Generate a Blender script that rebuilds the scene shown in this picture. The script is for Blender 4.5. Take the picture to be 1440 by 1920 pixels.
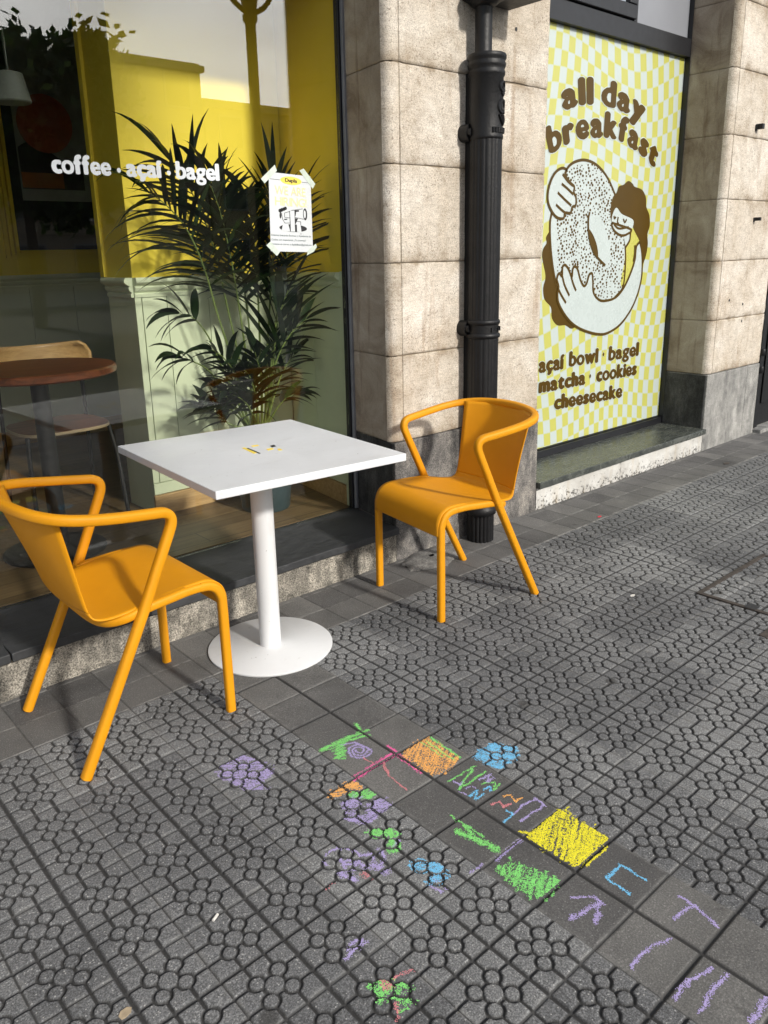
import bpy, math, random
import numpy as np
from mathutils import Vector, Matrix

for o in list(bpy.data.objects):
    bpy.data.objects.remove(o, do_unlink=True)
SC = bpy.context.scene
COL = SC.collection
R = math.radians
rng = np.random.default_rng(7)
random.seed(7)

# ------------------------------------------------------------------ camera
FPX, YAW, PIT, ROLL = 1482.943, 0.714659159, 0.273772628, -0.0246958145
CAM = np.array([-1.16471921, -0.98718136, 1.36584494])
PPX, PPY = 695.634, 894.326
PW, PH = 1440.0, 1920.0


def cam_axes():
    cy, sy = math.cos(YAW), math.sin(YAW)
    fwd = np.array([sy * math.cos(PIT), cy * math.cos(PIT), -math.sin(PIT)])
    right = np.array([cy, -sy, 0.0])
    up = np.cross(right, fwd)
    r = right * math.cos(ROLL) + up * math.sin(ROLL)
    u = np.cross(r, fwd)
    return r, u, fwd


AX_R, AX_U, AX_F = cam_axes()
cam_d = bpy.data.cameras.new('camera')
cam_d.sensor_fit = 'VERTICAL'
cam_d.sensor_height = 36.0
cam_d.lens = FPX / PH * 36.0
cam_d.shift_x = (PW / 2 - PPX) / PH
cam_d.shift_y = (PPY - PH / 2) / PH
cam_d.clip_start = 0.05
cam_d.clip_end = 600
cam = bpy.data.objects.new('camera', cam_d)
COL.objects.link(cam)
cam.matrix_world = Matrix((
    (AX_R[0], AX_U[0], -AX_F[0], CAM[0]),
    (AX_R[1], AX_U[1], -AX_F[1], CAM[1]),
    (AX_R[2], AX_U[2], -AX_F[2], CAM[2]),
    (0, 0, 0, 1)))
SC.camera = cam


def ray(px, py):
    return AX_R * ((px - PPX) / FPX) + AX_U * (-(py - PPY) / FPX) + AX_F


def gp(px, py, z=0.0):
    """point of the horizontal plane at height z seen at a photo pixel"""
    d = ray(px, py)
    return CAM + d * ((z - CAM[2]) / d[2])


def wp(px, py, y):
    """point of the facade-parallel plane at depth y seen at a photo pixel"""
    d = ray(px, py)
    return CAM + d * ((y - CAM[1]) / d[1])


# ------------------------------------------------------------------ light
SUN_EL, SUN_AZ = R(30.0), R(2.6)          # azimuth from -y towards +x
SKY_STRENGTH = 0.175
world = bpy.data.worlds.new('World')
SC.world = world
world.use_nodes = True
nt = world.node_tree
nt.nodes.clear()
w_out = nt.nodes.new('ShaderNodeOutputWorld')
w_bg = nt.nodes.new('ShaderNodeBackground')
w_bg.inputs['Strength'].default_value = SKY_STRENGTH
sky = nt.nodes.new('ShaderNodeTexSky')
sky.sky_type = 'NISHITA'
sky.sun_disc = False
sky.sun_elevation = SUN_EL
sky.sun_rotation = math.pi - SUN_AZ
sky.air_density = 1.0
sky.dust_density = 2.0
tc = nt.nodes.new('ShaderNodeTexCoord')
mp = nt.nodes.new('ShaderNodeMapping')
mp.inputs['Scale'].default_value = (2.2, 2.2, 5.0)
cn = nt.nodes.new('ShaderNodeTexNoise')
cn.inputs['Scale'].default_value = 1.6
cn.inputs['Detail'].default_value = 6
cn.inputs['Roughness'].default_value = 0.55
cr = nt.nodes.new('ShaderNodeValToRGB')
cr.color_ramp.elements[0].position = 0.40
cr.color_ramp.elements[1].position = 0.58
cmx = nt.nodes.new('ShaderNodeMixRGB')
cmx.inputs['Color2'].default_value = (3.2, 3.2, 3.15, 1)
nt.links.new(tc.outputs['Generated'], mp.inputs['Vector'])
nt.links.new(mp.outputs['Vector'], cn.inputs['Vector'])
nt.links.new(cn.outputs['Fac'], cr.inputs['Fac'])
nt.links.new(cr.outputs['Color'], cmx.inputs['Fac'])
nt.links.new(sky.outputs['Color'], cmx.inputs['Color1'])
# a bright cloud bank low over the houses across the street
BANK = (math.sin(R(27)), -math.cos(R(27)), 0.0)
dotn = nt.nodes.new('ShaderNodeVectorMath')
dotn.operation = 'DOT_PRODUCT'
nrmn = nt.nodes.new('ShaderNodeVectorMath')
nrmn.operation = 'NORMALIZE'
nt.links.new(tc.outputs['Generated'], nrmn.inputs[0])
nt.links.new(nrmn.outputs[0], dotn.inputs[0])
dotn.inputs[1].default_value = BANK
bka = nt.nodes.new('ShaderNodeMapRange')
bka.interpolation_type = 'SMOOTHSTEP'
bka.inputs['From Min'].default_value = 0.89
bka.inputs['From Max'].default_value = 0.94
nt.links.new(dotn.outputs['Value'], bka.inputs['Value'])
spz = nt.nodes.new('ShaderNodeSeparateXYZ')
nt.links.new(nrmn.outputs[0], spz.inputs[0])
bkz = nt.nodes.new('ShaderNodeMapRange')
bkz.interpolation_type = 'SMOOTHSTEP'
bkz.inputs['From Min'].default_value = 0.37
bkz.inputs['From Max'].default_value = 0.29
nt.links.new(spz.outputs['Z'], bkz.inputs['Value'])
bkr = nt.nodes.new('ShaderNodeMath')
bkr.operation = 'MULTIPLY'
nt.links.new(bka.outputs['Result'], bkr.inputs[0])
nt.links.new(bkz.outputs['Result'], bkr.inputs[1])
bkn = nt.nodes.new('ShaderNodeMath')
bkn.operation = 'MULTIPLY'
cr2 = nt.nodes.new('ShaderNodeMapRange')
cr2.inputs['From Min'].default_value = 0.30
cr2.inputs['From Max'].default_value = 0.62
cr2.inputs['To Min'].default_value = 0.45
cr2.inputs['To Max'].default_value = 1.0
nt.links.new(cn.outputs['Fac'], cr2.inputs['Value'])
nt.links.new(bkr.outputs['Value'], bkn.inputs[0])
nt.links.new(cr2.outputs['Result'], bkn.inputs[1])
bkm = nt.nodes.new('ShaderNodeMixRGB')
bkm.inputs['Color2'].default_value = (29.0, 28.8, 28.3, 1)
nt.links.new(bkn.outputs['Value'], bkm.inputs['Fac'])
nt.links.new(cmx.outputs['Color'], bkm.inputs['Color1'])
nt.links.new(bkm.outputs['Color'], w_bg.inputs['Color'])
nt.links.new(w_bg.outputs['Background'], w_out.inputs['Surface'])

sun_d = bpy.data.lights.new('sun', 'SUN')
sun_d.energy = 2.85
sun_d.angle = R(4.0)
sun_d.color = (1.0, 0.955, 0.88)
sun = bpy.data.objects.new('sun', sun_d)
COL.objects.link(sun)
SUN_DIR = Vector((-math.sin(SUN_AZ) * math.cos(SUN_EL), math.cos(SUN_AZ) * math.cos(SUN_EL), -math.sin(SUN_EL)))
sun.rotation_euler = SUN_DIR.to_track_quat('-Z', 'Y').to_euler()
sun.location = (3, -8, 9)

SC.view_settings.view_transform = 'Standard'
SC.view_settings.look = 'None'
SC.view_settings.exposure = 0.46
SC.view_settings.gamma = 1.0
SC.view_settings.use_curve_mapping = False
SC.render.engine = 'CYCLES'
SC.cycles.max_bounces = 8
SC.cycles.transparent_max_bounces = 12
SC.cycles.use_denoising = True


# ------------------------------------------------------------------ materials
def lin(r, g, b):
    def f(c):
        c /= 255.0
        return c / 12.92 if c <= 0.04045 else ((c + 0.055) / 1.055) ** 2.4
    return (f(r), f(g), f(b))


class NT:
    def __init__(self, name):
        self.m = bpy.data.materials.new(name)
        self.m.use_nodes = True
        self.t = self.m.node_tree
        self.t.nodes.clear()
        self.out = self.n('OutputMaterial')

    def n(self, kind, **kw):
        nd = self.t.nodes.new('ShaderNode' + kind)
        for k, v in kw.items():
            if k in nd.bl_rna.properties:
                setattr(nd, k, v)
            else:
                nd.inputs[k].default_value = v
        return nd

    def l(self, a, b):
        self.t.links.new(a, b)

    def coord(self, scale=(1, 1, 1)):
        tcn = self.n('TexCoord')
        g = self.n('NewGeometry')
        mpn = self.n('Mapping')
        mpn.inputs['Scale'].default_value = scale
        self.l(g.outputs['Position'] if self.world else tcn.outputs['Object'], mpn.inputs['Vector'])
        return mpn.outputs['Vector']

    world = False

    def noise(self, scale, detail=4, rough=0.55, vec=None, dist=0.0):
        nd = self.n('TexNoise')
        nd.inputs['Scale'].default_value = scale
        nd.inputs['Detail'].default_value = detail
        nd.inputs['Roughness'].default_value = rough
        nd.inputs['Distortion'].default_value = dist
        if vec is not None:
            self.l(vec, nd.inputs['Vector'])
        return nd.outputs['Fac']

    def ramp(self, fac, stops):
        nd = self.n('ValToRGB')
        el = nd.color_ramp.elements
        while len(el) < len(stops):
            el.new(0.5)
        for e, (p, c) in zip(el, stops):
            e.position = p
            e.color = (*c, 1) if len(c) == 3 else c
        self.l(fac, nd.inputs['Fac'])
        return nd.outputs['Color']

    def mix(self, fac, a, b, mode='MIX'):
        nd = self.n('MixRGB', blend_type=mode)
        for k, v in (('Fac', fac), ('Color1', a), ('Color2', b)):
            if isinstance(v, (int, float)):
                nd.inputs[k].default_value = v
            elif isinstance(v, tuple):
                nd.inputs[k].default_value = (*v, 1)
            else:
                self.l(v, nd.inputs[k])
        return nd.outputs['Color']

    def math(self, op, a, b=0.0):
        nd = self.n('Math', operation=op)
        for i, v in enumerate((a, b)):
            if isinstance(v, (int, float)):
                nd.inputs[i].default_value = v
            else:
                self.l(v, nd.inputs[i])
        return nd.outputs[0]

    def bump(self, h, dist=0.002, strength=1.0, normal=None):
        nd = self.n('Bump')
        nd.inputs['Distance'].default_value = dist
        nd.inputs['Strength'].default_value = strength
        self.l(h, nd.inputs['Height'])
        if normal is not None:
            self.l(normal, nd.inputs['Normal'])
        return nd.outputs['Normal']

    def bsdf(self, color, rough=0.6, metal=0.0, normal=None, spec=0.5, coat=0.0):
        b = self.n('BsdfPrincipled')
        if isinstance(color, tuple):
            b.inputs['Base Color'].default_value = (*color, 1)
        else:
            self.l(color, b.inputs['Base Color'])
        if isinstance(rough, (int, float)):
            b.inputs['Roughness'].default_value = rough
        else:
            self.l(rough, b.inputs['Roughness'])
        b.inputs['Metallic'].default_value = metal
        b.inputs['Specular IOR Level'].default_value = spec
        b.inputs['Coat Weight'].default_value = coat
        if normal is not None:
            self.l(normal, b.inputs['Normal'])
        self.l(b.outputs['BSDF'], self.out.inputs['Surface'])
        return b


def plain(name, color, rough=0.5, metal=0.0, var=0.12, vscale=6.0, bump=0.0, bscale=300.0, spec=0.5, coat=0.0):
    m = NT(name)
    v = m.coord()
    n1 = m.noise(vscale, 5, 0.6, v)
    dark = tuple(c * (1 - var) for c in color)
    light = tuple(min(1, c * (1 + var)) for c in color)
    c = m.ramp(n1, [(0.3, dark), (0.7, light)])
    nrm = None
    if bump:
        nrm = m.bump(m.noise(bscale, 3, 0.6, v), bump)
    rr = m.math('MULTIPLY_ADD', m.noise(vscale * 3, 3, 0.5, v), 0.2)
    rr.node.inputs[2].default_value = rough - 0.1
    m.bsdf(c, rr, metal, nrm, spec, coat)
    return m.m


def sandstone():
    m = NT('sandstone')
    v = m.coord()
    geo = m.n('NewGeometry')
    isl = geo.outputs['Random Per Island']
    big = m.noise(2.6, 6, 0.62, v, 0.6)
    col = m.ramp(big, [(0.28, (0.36, 0.30, 0.23)), (0.46, (0.565, 0.51, 0.435)), (0.70, (0.70, 0.665, 0.61))])
    per = m.ramp(isl, [(0.0, (0.78, 0.74, 0.68)), (0.5, (1.0, 0.98, 0.95)), (1.0, (1.10, 1.09, 1.08))])
    col = m.mix(1.0, col, per, 'MULTIPLY')
    # rust and water streaks running down the face
    vs = m.coord((9.0, 9.0, 0.9))
    st = m.noise(1.6, 5, 0.6, vs, 0.4)
    stm = m.ramp(st, [(0.56, (0, 0, 0)), (0.72, (1, 1, 1))])
    col = m.mix(m.math('MULTIPLY', stm, 0.5), col, (0.33, 0.22, 0.13))
    mid = m.noise(17, 5, 0.7, v, 0.4)
    col = m.mix(0.55, col, m.ramp(mid, [(0.32, (0.62, 0.58, 0.54)), (0.5, (0.97, 0.97, 0.97)), (0.7, (1.12, 1.12, 1.12))]), 'MULTIPLY')
    tool = m.noise(34, 3, 0.6, m.coord((0.5, 0.5, 5.0)), 1.2)
    col = m.mix(0.4, col, m.ramp(tool, [(0.38, (0.72, 0.7, 0.68)), (0.56, (1.05, 1.05, 1.05))]), 'MULTIPLY')
    # dark pits and soot specks
    pit = m.noise(95, 3, 0.7, v)
    area = m.noise(5.5, 3, 0.6, v)
    pm = m.math('MULTIPLY', m.ramp(pit, [(0.57, (0, 0, 0)), (0.64, (1, 1, 1))]), m.ramp(area, [(0.42, (0, 0, 0)), (0.58, (1, 1, 1))]))
    col = m.mix(m.math('MULTIPLY', pm, 0.7), col, (0.13, 0.10, 0.08))
    # dirt near the joints
    at = m.n('Attribute', attribute_name='joint')
    jf = m.math('MULTIPLY', at.outputs['Fac'], m.ramp(m.noise(9, 5, 0.65, v), [(0.42, (0.05, 0.05, 0.05)), (0.62, (1, 1, 1))]))
    col = m.mix(m.math('MULTIPLY', jf, 0.8), col, (0.25, 0.185, 0.115))
    blot = m.noise(3.3, 7, 0.7, m.coord((1, 1, 0.7)), 1.8)
    col = m.mix(m.ramp(blot, [(0.60, (0, 0, 0)), (0.66, (0.4, 0.4, 0.4)), (0.74, (0.62, 0.62, 0.62))]), col, (0.24, 0.175, 0.11))
    gr = m.noise(260, 3, 0.7, v)
    col = m.mix(0.8, col, m.ramp(gr, [(0.34, (0.45, 0.43, 0.40)), (0.50, (0.95, 0.95, 0.95)), (0.66, (1.25, 1.25, 1.25))]), 'MULTIPLY')
    hn = m.math('ADD', m.noise(210, 4, 0.7, v), m.math('MULTIPLY', m.noise(28, 4, 0.6, v), 1.4))
    nrm = m.bump(hn, 0.0035, 0.8)
    m.bsdf(col, 0.92, 0, nrm, 0.25)
    return m.m


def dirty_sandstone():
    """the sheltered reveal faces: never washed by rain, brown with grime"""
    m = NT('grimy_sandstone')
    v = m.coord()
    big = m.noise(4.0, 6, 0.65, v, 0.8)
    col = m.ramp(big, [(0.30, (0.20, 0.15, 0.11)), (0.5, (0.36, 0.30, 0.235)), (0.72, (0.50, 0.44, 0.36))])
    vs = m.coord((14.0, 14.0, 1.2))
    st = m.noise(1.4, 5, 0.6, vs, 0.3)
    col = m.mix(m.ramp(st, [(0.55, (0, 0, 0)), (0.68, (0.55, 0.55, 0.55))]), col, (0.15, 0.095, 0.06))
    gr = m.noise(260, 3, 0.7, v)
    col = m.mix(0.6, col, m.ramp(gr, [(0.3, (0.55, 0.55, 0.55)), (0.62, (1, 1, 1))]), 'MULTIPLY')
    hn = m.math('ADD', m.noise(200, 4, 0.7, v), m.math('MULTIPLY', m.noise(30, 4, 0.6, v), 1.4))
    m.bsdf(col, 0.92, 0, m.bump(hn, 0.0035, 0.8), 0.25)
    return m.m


def rough_stone(name, dark, mid, light, speck=0.5, scale=7.0, rough=0.85, bumpd=0.004):
    m = NT(name)
    v = m.coord()
    big = m.noise(scale, 8, 0.78, v, 0.15)
    streak = m.noise(13, 6, 0.75, m.coord((1.0, 1.0, 0.35)), 0.2)
    base = m.math('ADD', m.math('MULTIPLY', big, 0.5), m.math('MULTIPLY', streak, 0.5))
    col = m.ramp(base, [(0.36, dark), (0.50, mid), (0.62, light)])
    sp = m.noise(180, 3, 0.75, v)
    col = m.mix(speck, col, m.ramp(sp, [(0.36, (0.16, 0.16, 0.16)), (0.50, (0.9, 0.9, 0.9)), (0.64, (1.5, 1.5, 1.5))]), 'MULTIPLY')
    hn = m.math('ADD', m.noise(150, 4, 0.75, v), m.math('MULTIPLY', m.noise(22, 5, 0.65, v), 1.5))
    m.bsdf(col, rough, 0, m.bump(hn, bumpd, 0.9), 0.3)
    return m.m


def slate(name, dark, light, rough):
    m = NT(name)
    v = m.coord((1.0, 3.2, 1.0))
    big = m.noise(7, 7, 0.65, v, 1.6)
    col = m.ramp(big, [(0.32, dark), (0.7, light)])
    sc = m.noise(60, 5, 0.75, m.coord((0.6, 3, 1)))
    col = m.mix(m.ramp(sc, [(0.6, (0, 0, 0)), (0.74, (0.5, 0.5, 0.5))]), col, tuple(min(1, c * 2.6 + 0.03) for c in light))
    hn = m.math('ADD', m.noise(90, 5, 0.7, v), m.math('MULTIPLY', big, 1.5))
    rr = m.math('MULTIPLY_ADD', big, 0.3)
    rr.node.inputs[2].default_value = rough - 0.15
    m.bsdf(col, rr, 0, m.bump(hn, 0.0012, 0.8), 0.5)
    return m.m


def painted_plaster():
    m = NT('chipped_white_paint')
    v = m.coord()
    base = m.ramp(m.noise(6, 5, 0.6, v), [(0.35, (0.42, 0.405, 0.375)), (0.65, (0.60, 0.595, 0.57))])
    geo = m.n('NewGeometry')
    sep = m.n('SeparateXYZ')
    m.l(geo.outputs['Position'], sep.inputs[0])
    low = m.math('SUBTRACT', 1.0, m.math('MULTIPLY', sep.outputs['Z'], 11.0))
    chips = m.math('ADD', m.noise(60, 5, 0.75, v), m.math('MULTIPLY', low, 0.13))
    cm = m.ramp(chips, [(0.63, (0, 0, 0)), (0.66, (1, 1, 1))])
    col = m.mix(cm, base, (0.10, 0.095, 0.085))
    col = m.mix(m.ramp(m.noise(2.0, 4, 0.6, m.coord((8, 8, 1))), [(0.55, (0, 0, 0)), (0.75, (0.4, 0.4, 0.4))]), col, (0.42, 0.33, 0.2))
    m.bsdf(col, 0.7, 0, m.bump(m.math('SUBTRACT', m.noise(90, 4, 0.7, v), cm), 0.002, 0.8), 0.3)
    return m.m


def paving():
    m = NT('hydraulic_cement_tiles')
    v = m.coord()
    ga = m.n('Attribute', attribute_name='groove')
    pa = m.n('Attribute', attribute_name='plain')
    ja = m.n('Attribute', attribute_name='joint')
    ra = m.n('Attribute', attribute_name='tilernd')
    big = m.noise(3.2, 6, 0.62, v, 0.5)
    fl = m.ramp(big, [(0.3, (0.122, 0.124, 0.128)), (0.7, (0.200, 0.202, 0.205))])
    pl = m.ramp(big, [(0.3, (0.086, 0.084, 0.082)), (0.7, (0.158, 0.154, 0.149))])
    col = m.mix(pa.outputs['Fac'], fl, pl)
    tr = m.ramp(ra.outputs['Fac'], [(0, (0.74, 0.74, 0.75)), (1, (1.22, 1.22, 1.2))])
    col = m.mix(1.0, col, tr, 'MULTIPLY')
    # exposed aggregate
    sp = m.noise(270, 3, 0.72, v)
    spk = m.ramp(sp, [(0.36, (0.30, 0.30, 0.30)), (0.50, (0.85, 0.85, 0.85)), (0.60, (1.4, 1.4, 1.39)), (0.68, (2.4, 2.38, 2.33))])
    col = m.mix(m.math('MULTIPLY_ADD', pa.outputs['Fac'], -0.35), col, m.mix(1.0, col, spk, 'MULTIPLY'))
    col.node.inputs['Fac'].links[0].from_node.inputs[2].default_value = 0.8
    vo = m.n('TexVoronoi')
    vo.inputs['Scale'].default_value = 150.0
    m.l(v, vo.inputs['Vector'])
    vsep = m.n('SeparateXYZ')
    m.l(vo.outputs['Color'], vsep.inputs[0])
    chipm = m.math('MULTIPLY', m.math('GREATER_THAN', vsep.outputs['X'], 0.72), m.ramp(vo.outputs['Distance'], [(0.16, (1, 1, 1)), (0.30, (0, 0, 0))]))
    chipm = m.math('MULTIPLY', chipm, m.math('MULTIPLY_ADD', pa.outputs['Fac'], -0.55))
    chipm.node.inputs[1].links[0].from_node.inputs[2].default_value = 0.85
    col = m.mix(chipm, col, (0.42, 0.415, 0.40))
    # dust pale along the worn edges, dirt packed in the grooves
    dust = m.math('MULTIPLY', ja.outputs['Fac'], m.ramp(m.noise(20, 4, 0.65, v), [(0.40, (0, 0, 0)), (0.62, (1, 1, 1))]))
    col = m.mix(m.math('MINIMUM', m.math('MULTIPLY', dust, 0.5), 0.9), col, (0.26, 0.255, 0.24))
    col = m.mix(m.math('MULTIPLY', ga.outputs['Fac'], 0.92), col, (0.031, 0.0305, 0.030))
    # old stains
    stn = m.noise(5.5, 4, 0.6, v, 1.5)
    col = m.mix(m.ramp(stn, [(0.66, (0, 0, 0)), (0.76, (0.6, 0.6, 0.6))]), col, (0.030, 0.029, 0.028))
    gum = m.n('TexVoronoi')
    gum.inputs['Scale'].default_value = 3.1
    m.l(v, gum.inputs['Vector'])
    col = m.mix(m.ramp(gum.outputs['Distance'], [(0.0, (0.75, 0.75, 0.75)), (0.055, (0.6, 0.6, 0.6)), (0.07, (0, 0, 0))]), col, (0.035, 0.033, 0.03))
    hn = m.math('ADD', m.noise(330, 3, 0.7, v), m.math('MULTIPLY', m.noise(60, 3, 0.6, v), 0.8))
    m.bsdf(col, 0.80, 0, m.bump(hn, 0.0016, 0.8), 0.35)
    return m.m


def wood(name, dark, light, axis=0, rough=0.45, scale=1.0, boards=0.0):
    m = NT(name)
    s = [14 * scale] * 3
    s[axis] = 1.3 * scale
    v = m.coord(tuple(s))
    n1 = m.noise(2.2, 6, 0.62, v, 1.2)
    col = m.ramp(n1, [(0.3, dark), (0.7, light)])
    fine = m.noise(14, 3, 0.6, v)
    col = m.mix(0.4, col, m.ramp(fine, [(0.3, (0.7, 0.7, 0.7)), (0.6, (1.05, 1.05, 1.05))]), 'MULTIPLY')
    if boards:
        br = m.n('TexBrick')
        br.inputs['Scale'].default_value = 1.0
        br.inputs['Brick Width'].default_value = 0.9
        br.inputs['Row Height'].default_value = boards
        br.inputs['Mortar Size'].default_value = 0.0025
        br.inputs['Color1'].default_value = (0.8, 0.8, 0.8, 1)
        br.inputs['Color2'].default_value = (1.1, 1.1, 1.1, 1)
        br.inputs['Mortar'].default_value = (0.25, 0.25, 0.25, 1)
        m.l(m.coord(), br.inputs['Vector'])
        col = m.mix(1.0, col, br.outputs['Color'], 'MULTIPLY')
    m.bsdf(col, rough, 0, m.bump(fine, 0.0006, 0.5), 0.4)
    return m.m


def glass(name, tint=(0.97, 0.98, 0.965), ior=1.51):
    m = NT(name)
    g = m.n('NewGeometry')
    io = m.n('Mix')
    m.l(g.outputs['Backfacing'], io.inputs[0])
    io.inputs[2].default_value = ior
    io.inputs[3].default_value = 1.0 / ior
    fr = m.n('Fresnel')
    m.l(io.outputs[0], fr.inputs['IOR'])
    tr = m.n('BsdfTransparent')
    tr.inputs['Color'].default_value = (*tint, 1)
    gl = m.n('BsdfGlossy')
    gl.inputs['Roughness'].default_value = 0.0
    gl.inputs['Color'].default_value = (1, 1, 1, 1)
    mx = m.n('MixShader')
    m.l(fr.outputs[0], mx.inputs[0])
    m.l(tr.outputs[0], mx.inputs[1])
    m.l(gl.outputs[0], mx.inputs[2])
    m.l(mx.outputs[0], m.out.inputs['Surface'])
    return m.m


def sign_print():
    m = NT('printed_vinyl')
    m.world = True
    g = m.n('NewGeometry')
    sp = m.n('SeparateXYZ')
    m.l(g.outputs['Position'], sp.inputs[0])
    x, z = sp.outputs['X'], sp.outputs['Z']

    def sinw(a, fx, fz, ph, amp):
        t = m.math('ADD', m.math('ADD', m.math('MULTIPLY', x, fx), m.math('MULTIPLY', z, fz)), ph)
        return m.math('MULTIPLY', m.math('SINE', t), amp)
    xx = m.math('ADD', x, m.math('ADD', sinw(0, 1.6, 2.4, 0.6, 0.05), sinw(0, 3.6, -1.8, 1.2, 0.035)))
    zz = m.math('ADD', z, m.math('ADD', sinw(0, 4.4, 1.3, 2.0, 0.055), sinw(0, 2.0, 3.3, 0.0, 0.035)))
    a = m.math('FLOOR', m.math('DIVIDE', xx, 0.066))
    b = m.math('FLOOR', m.math('DIVIDE', zz, 0.088))
    c = m.math('ABSOLUTE', m.math('MODULO', m.math('ADD', a, b), 2.0))
    c = m.math('GREATER_THAN', c, 0.5)
    col = m.mix(c, (0.455, 0.515, 0.50), (0.46, 0.455, 0.11))
    # thin white keyline round every square
    for u, w in ((xx, 0.066), (zz, 0.088)):
        f = m.math('FRACT', m.math('DIVIDE', u, w))
        e = m.math('MINIMUM', f, m.math('SUBTRACT', 1.0, f))
        col = m.mix(m.math('MULTIPLY', m.math('LESS_THAN', e, 0.035), 0.7), col, (0.45, 0.50, 0.34))
    v = m.coord()
    col = m.mix(0.10, col, m.ramp(m.noise(4, 4, 0.6, v), [(0.3, (0.75, 0.75, 0.75)), (0.7, (1, 1, 1))]), 'MULTIPLY')
    m.bsdf(col, 0.22, 0, None, 0.5)
    return m.m


def leaf_mat(name, dark, light, trans=0.25):
    m = NT(name)
    v = m.coord()
    col = m.ramp(m.noise(9, 4, 0.6, v), [(0.3, dark), (0.7, light)])
    isl = m.n('NewGeometry').outputs['Random Per Island']
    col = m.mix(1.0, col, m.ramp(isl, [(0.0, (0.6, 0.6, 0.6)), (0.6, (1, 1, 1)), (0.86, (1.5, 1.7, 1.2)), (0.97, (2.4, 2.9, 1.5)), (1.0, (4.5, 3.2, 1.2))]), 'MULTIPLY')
    p = m.n('BsdfPrincipled')
    m.l(col, p.inputs['Base Color'])
    p.inputs['Roughness'].default_value = 0.42
    t = m.n('BsdfTranslucent')
    m.l(m.mix(1.0, col, (0.9, 1.3, 0.3), 'MULTIPLY'), t.inputs['Color'])
    mx = m.n('MixShader')
    mx.inputs[0].default_value = trans
    m.l(p.outputs[0], mx.inputs[1])
    m.l(t.outputs[0], mx.inputs[2])
    m.l(mx.outputs[0], m.out.inputs['Surface'])
    return m.m


def chair_paint():
    m = NT('orange_powder_coat')
    v = m.coord()
    n1 = m.noise(5, 4, 0.6, v)
    col = m.ramp(n1, [(0.3, (0.62, 0.255, 0.002)), (0.7, (0.69, 0.290, 0.003))])
    dst = m.noise(26, 5, 0.7, v)
    col = m.mix(m.ramp(dst, [(0.62, (0, 0, 0)), (0.8, (0.25, 0.25, 0.25))]), col, (0.66, 0.38, 0.10))
    nrm = m.bump(m.noise(700, 2, 0.6, v), 0.0004, 0.7)
    m.bsdf(col, 0.55, 0, nrm, 0.35)
    return m.m


def scuffed_white():
    m = NT('white_table_coat')
    v = m.coord()
    col = m.ramp(m.noise(3.5, 5, 0.6, v), [(0.3, (0.655, 0.66, 0.665)), (0.7, (0.70, 0.71, 0.72))])
    col = m.mix(m.ramp(m.noise(75, 2, 0.5, v), [(0.735, (0, 0, 0)), (0.76, (0.8, 0.8, 0.8))]), col, (0.16, 0.14, 0.12))
    sm = m.noise(9, 5, 0.7, m.coord((1, 4, 1)), 0.8)
    col = m.mix(m.ramp(sm, [(0.58, (0, 0, 0)), (0.75, (0.22, 0.22, 0.22))]), col, (0.42, 0.40, 0.37))
    rr = m.ramp(m.noise(6, 5, 0.7, v, 1.0), [(0.35, (0.30, 0.30, 0.30)), (0.65, (0.52, 0.52, 0.52))])
    m.bsdf(col, rr, 0, m.bump(m.noise(500, 2, 0.6, v), 0.0003), 0.4)
    return m.m


M = {}
M['stone'] = sandstone()
M['grime'] = dirty_sandstone()
M['mortar'] = plain('mortar', (0.24, 0.19, 0.13), 0.9, 0, 0.3, 12, 0.002, 150)
M['plinth'] = rough_stone('weathered_dark_stone', (0.03, 0.03, 0.031), (0.17, 0.16, 0.15), (0.37, 0.34, 0.30), 0.75)
M['plinth_pale'] = rough_stone('weathered_grey_stone', (0.12, 0.12, 0.118), (0.27, 0.265, 0.25), (0.42, 0.41, 0.385), 0.4)
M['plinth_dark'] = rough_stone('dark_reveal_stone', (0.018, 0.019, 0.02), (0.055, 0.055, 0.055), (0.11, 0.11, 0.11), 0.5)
M['riser'] = rough_stone('rough_concrete', (0.05, 0.048, 0.044), (0.26, 0.24, 0.205), (0.58, 0.53, 0.45), 0.9, 10.0, 0.92, 0.007)
M['patch'] = rough_stone('cement_patch', (0.09, 0.088, 0.085), (0.19, 0.185, 0.175), (0.32, 0.31, 0.29), 0.5, 11.0)
M['slate'] = slate('black_slate', (0.016, 0.017, 0.019), (0.045, 0.047, 0.05), 0.62)
M['greenslate'] = slate('polished_green_slate', (0.03, 0.035, 0.034), (0.105, 0.112, 0.100), 0.26)
M['paint'] = painted_plaster()
M['paving'] = paving()
M['frame'] = plain('anthracite_metal', (0.009, 0.0095, 0.012), 0.45, 0.0, 0.2, 8)
M['frame_grey'] = plain('grey_metal_bead', (0.16, 0.165, 0.18), 0.45, 0.0, 0.2, 8)
M['iron'] = plain('black_cast_iron', (0.006, 0.006, 0.0068), 0.5, 0.0, 0.35, 18, 0.0012, 90, 0.35)
M['glass'] = glass('window_glass')
M['sign'] = sign_print()
M['brown'] = plain('brown_vinyl', (0.072, 0.040, 0.0035), 0.35, 0, 0.08, 5, spec=0.2)
M['signwhite'] = plain('white_vinyl', (0.455, 0.515, 0.505), 0.28, 0, 0.04, 5)
M['signyellow'] = plain('yellow_vinyl', (0.45, 0.44, 0.09), 0.28, 0, 0.04, 5)
M['vinylwhite'] = plain('white_lettering_vinyl', (0.62, 0.65, 0.67), 0.5, 0, 0.05, 8)
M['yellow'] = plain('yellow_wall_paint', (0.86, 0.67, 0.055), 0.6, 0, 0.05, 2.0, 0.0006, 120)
M['green'] = plain('pale_green_wood_paint', (0.62, 0.68, 0.48), 0.45, 0, 0.06, 3.0)
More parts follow.
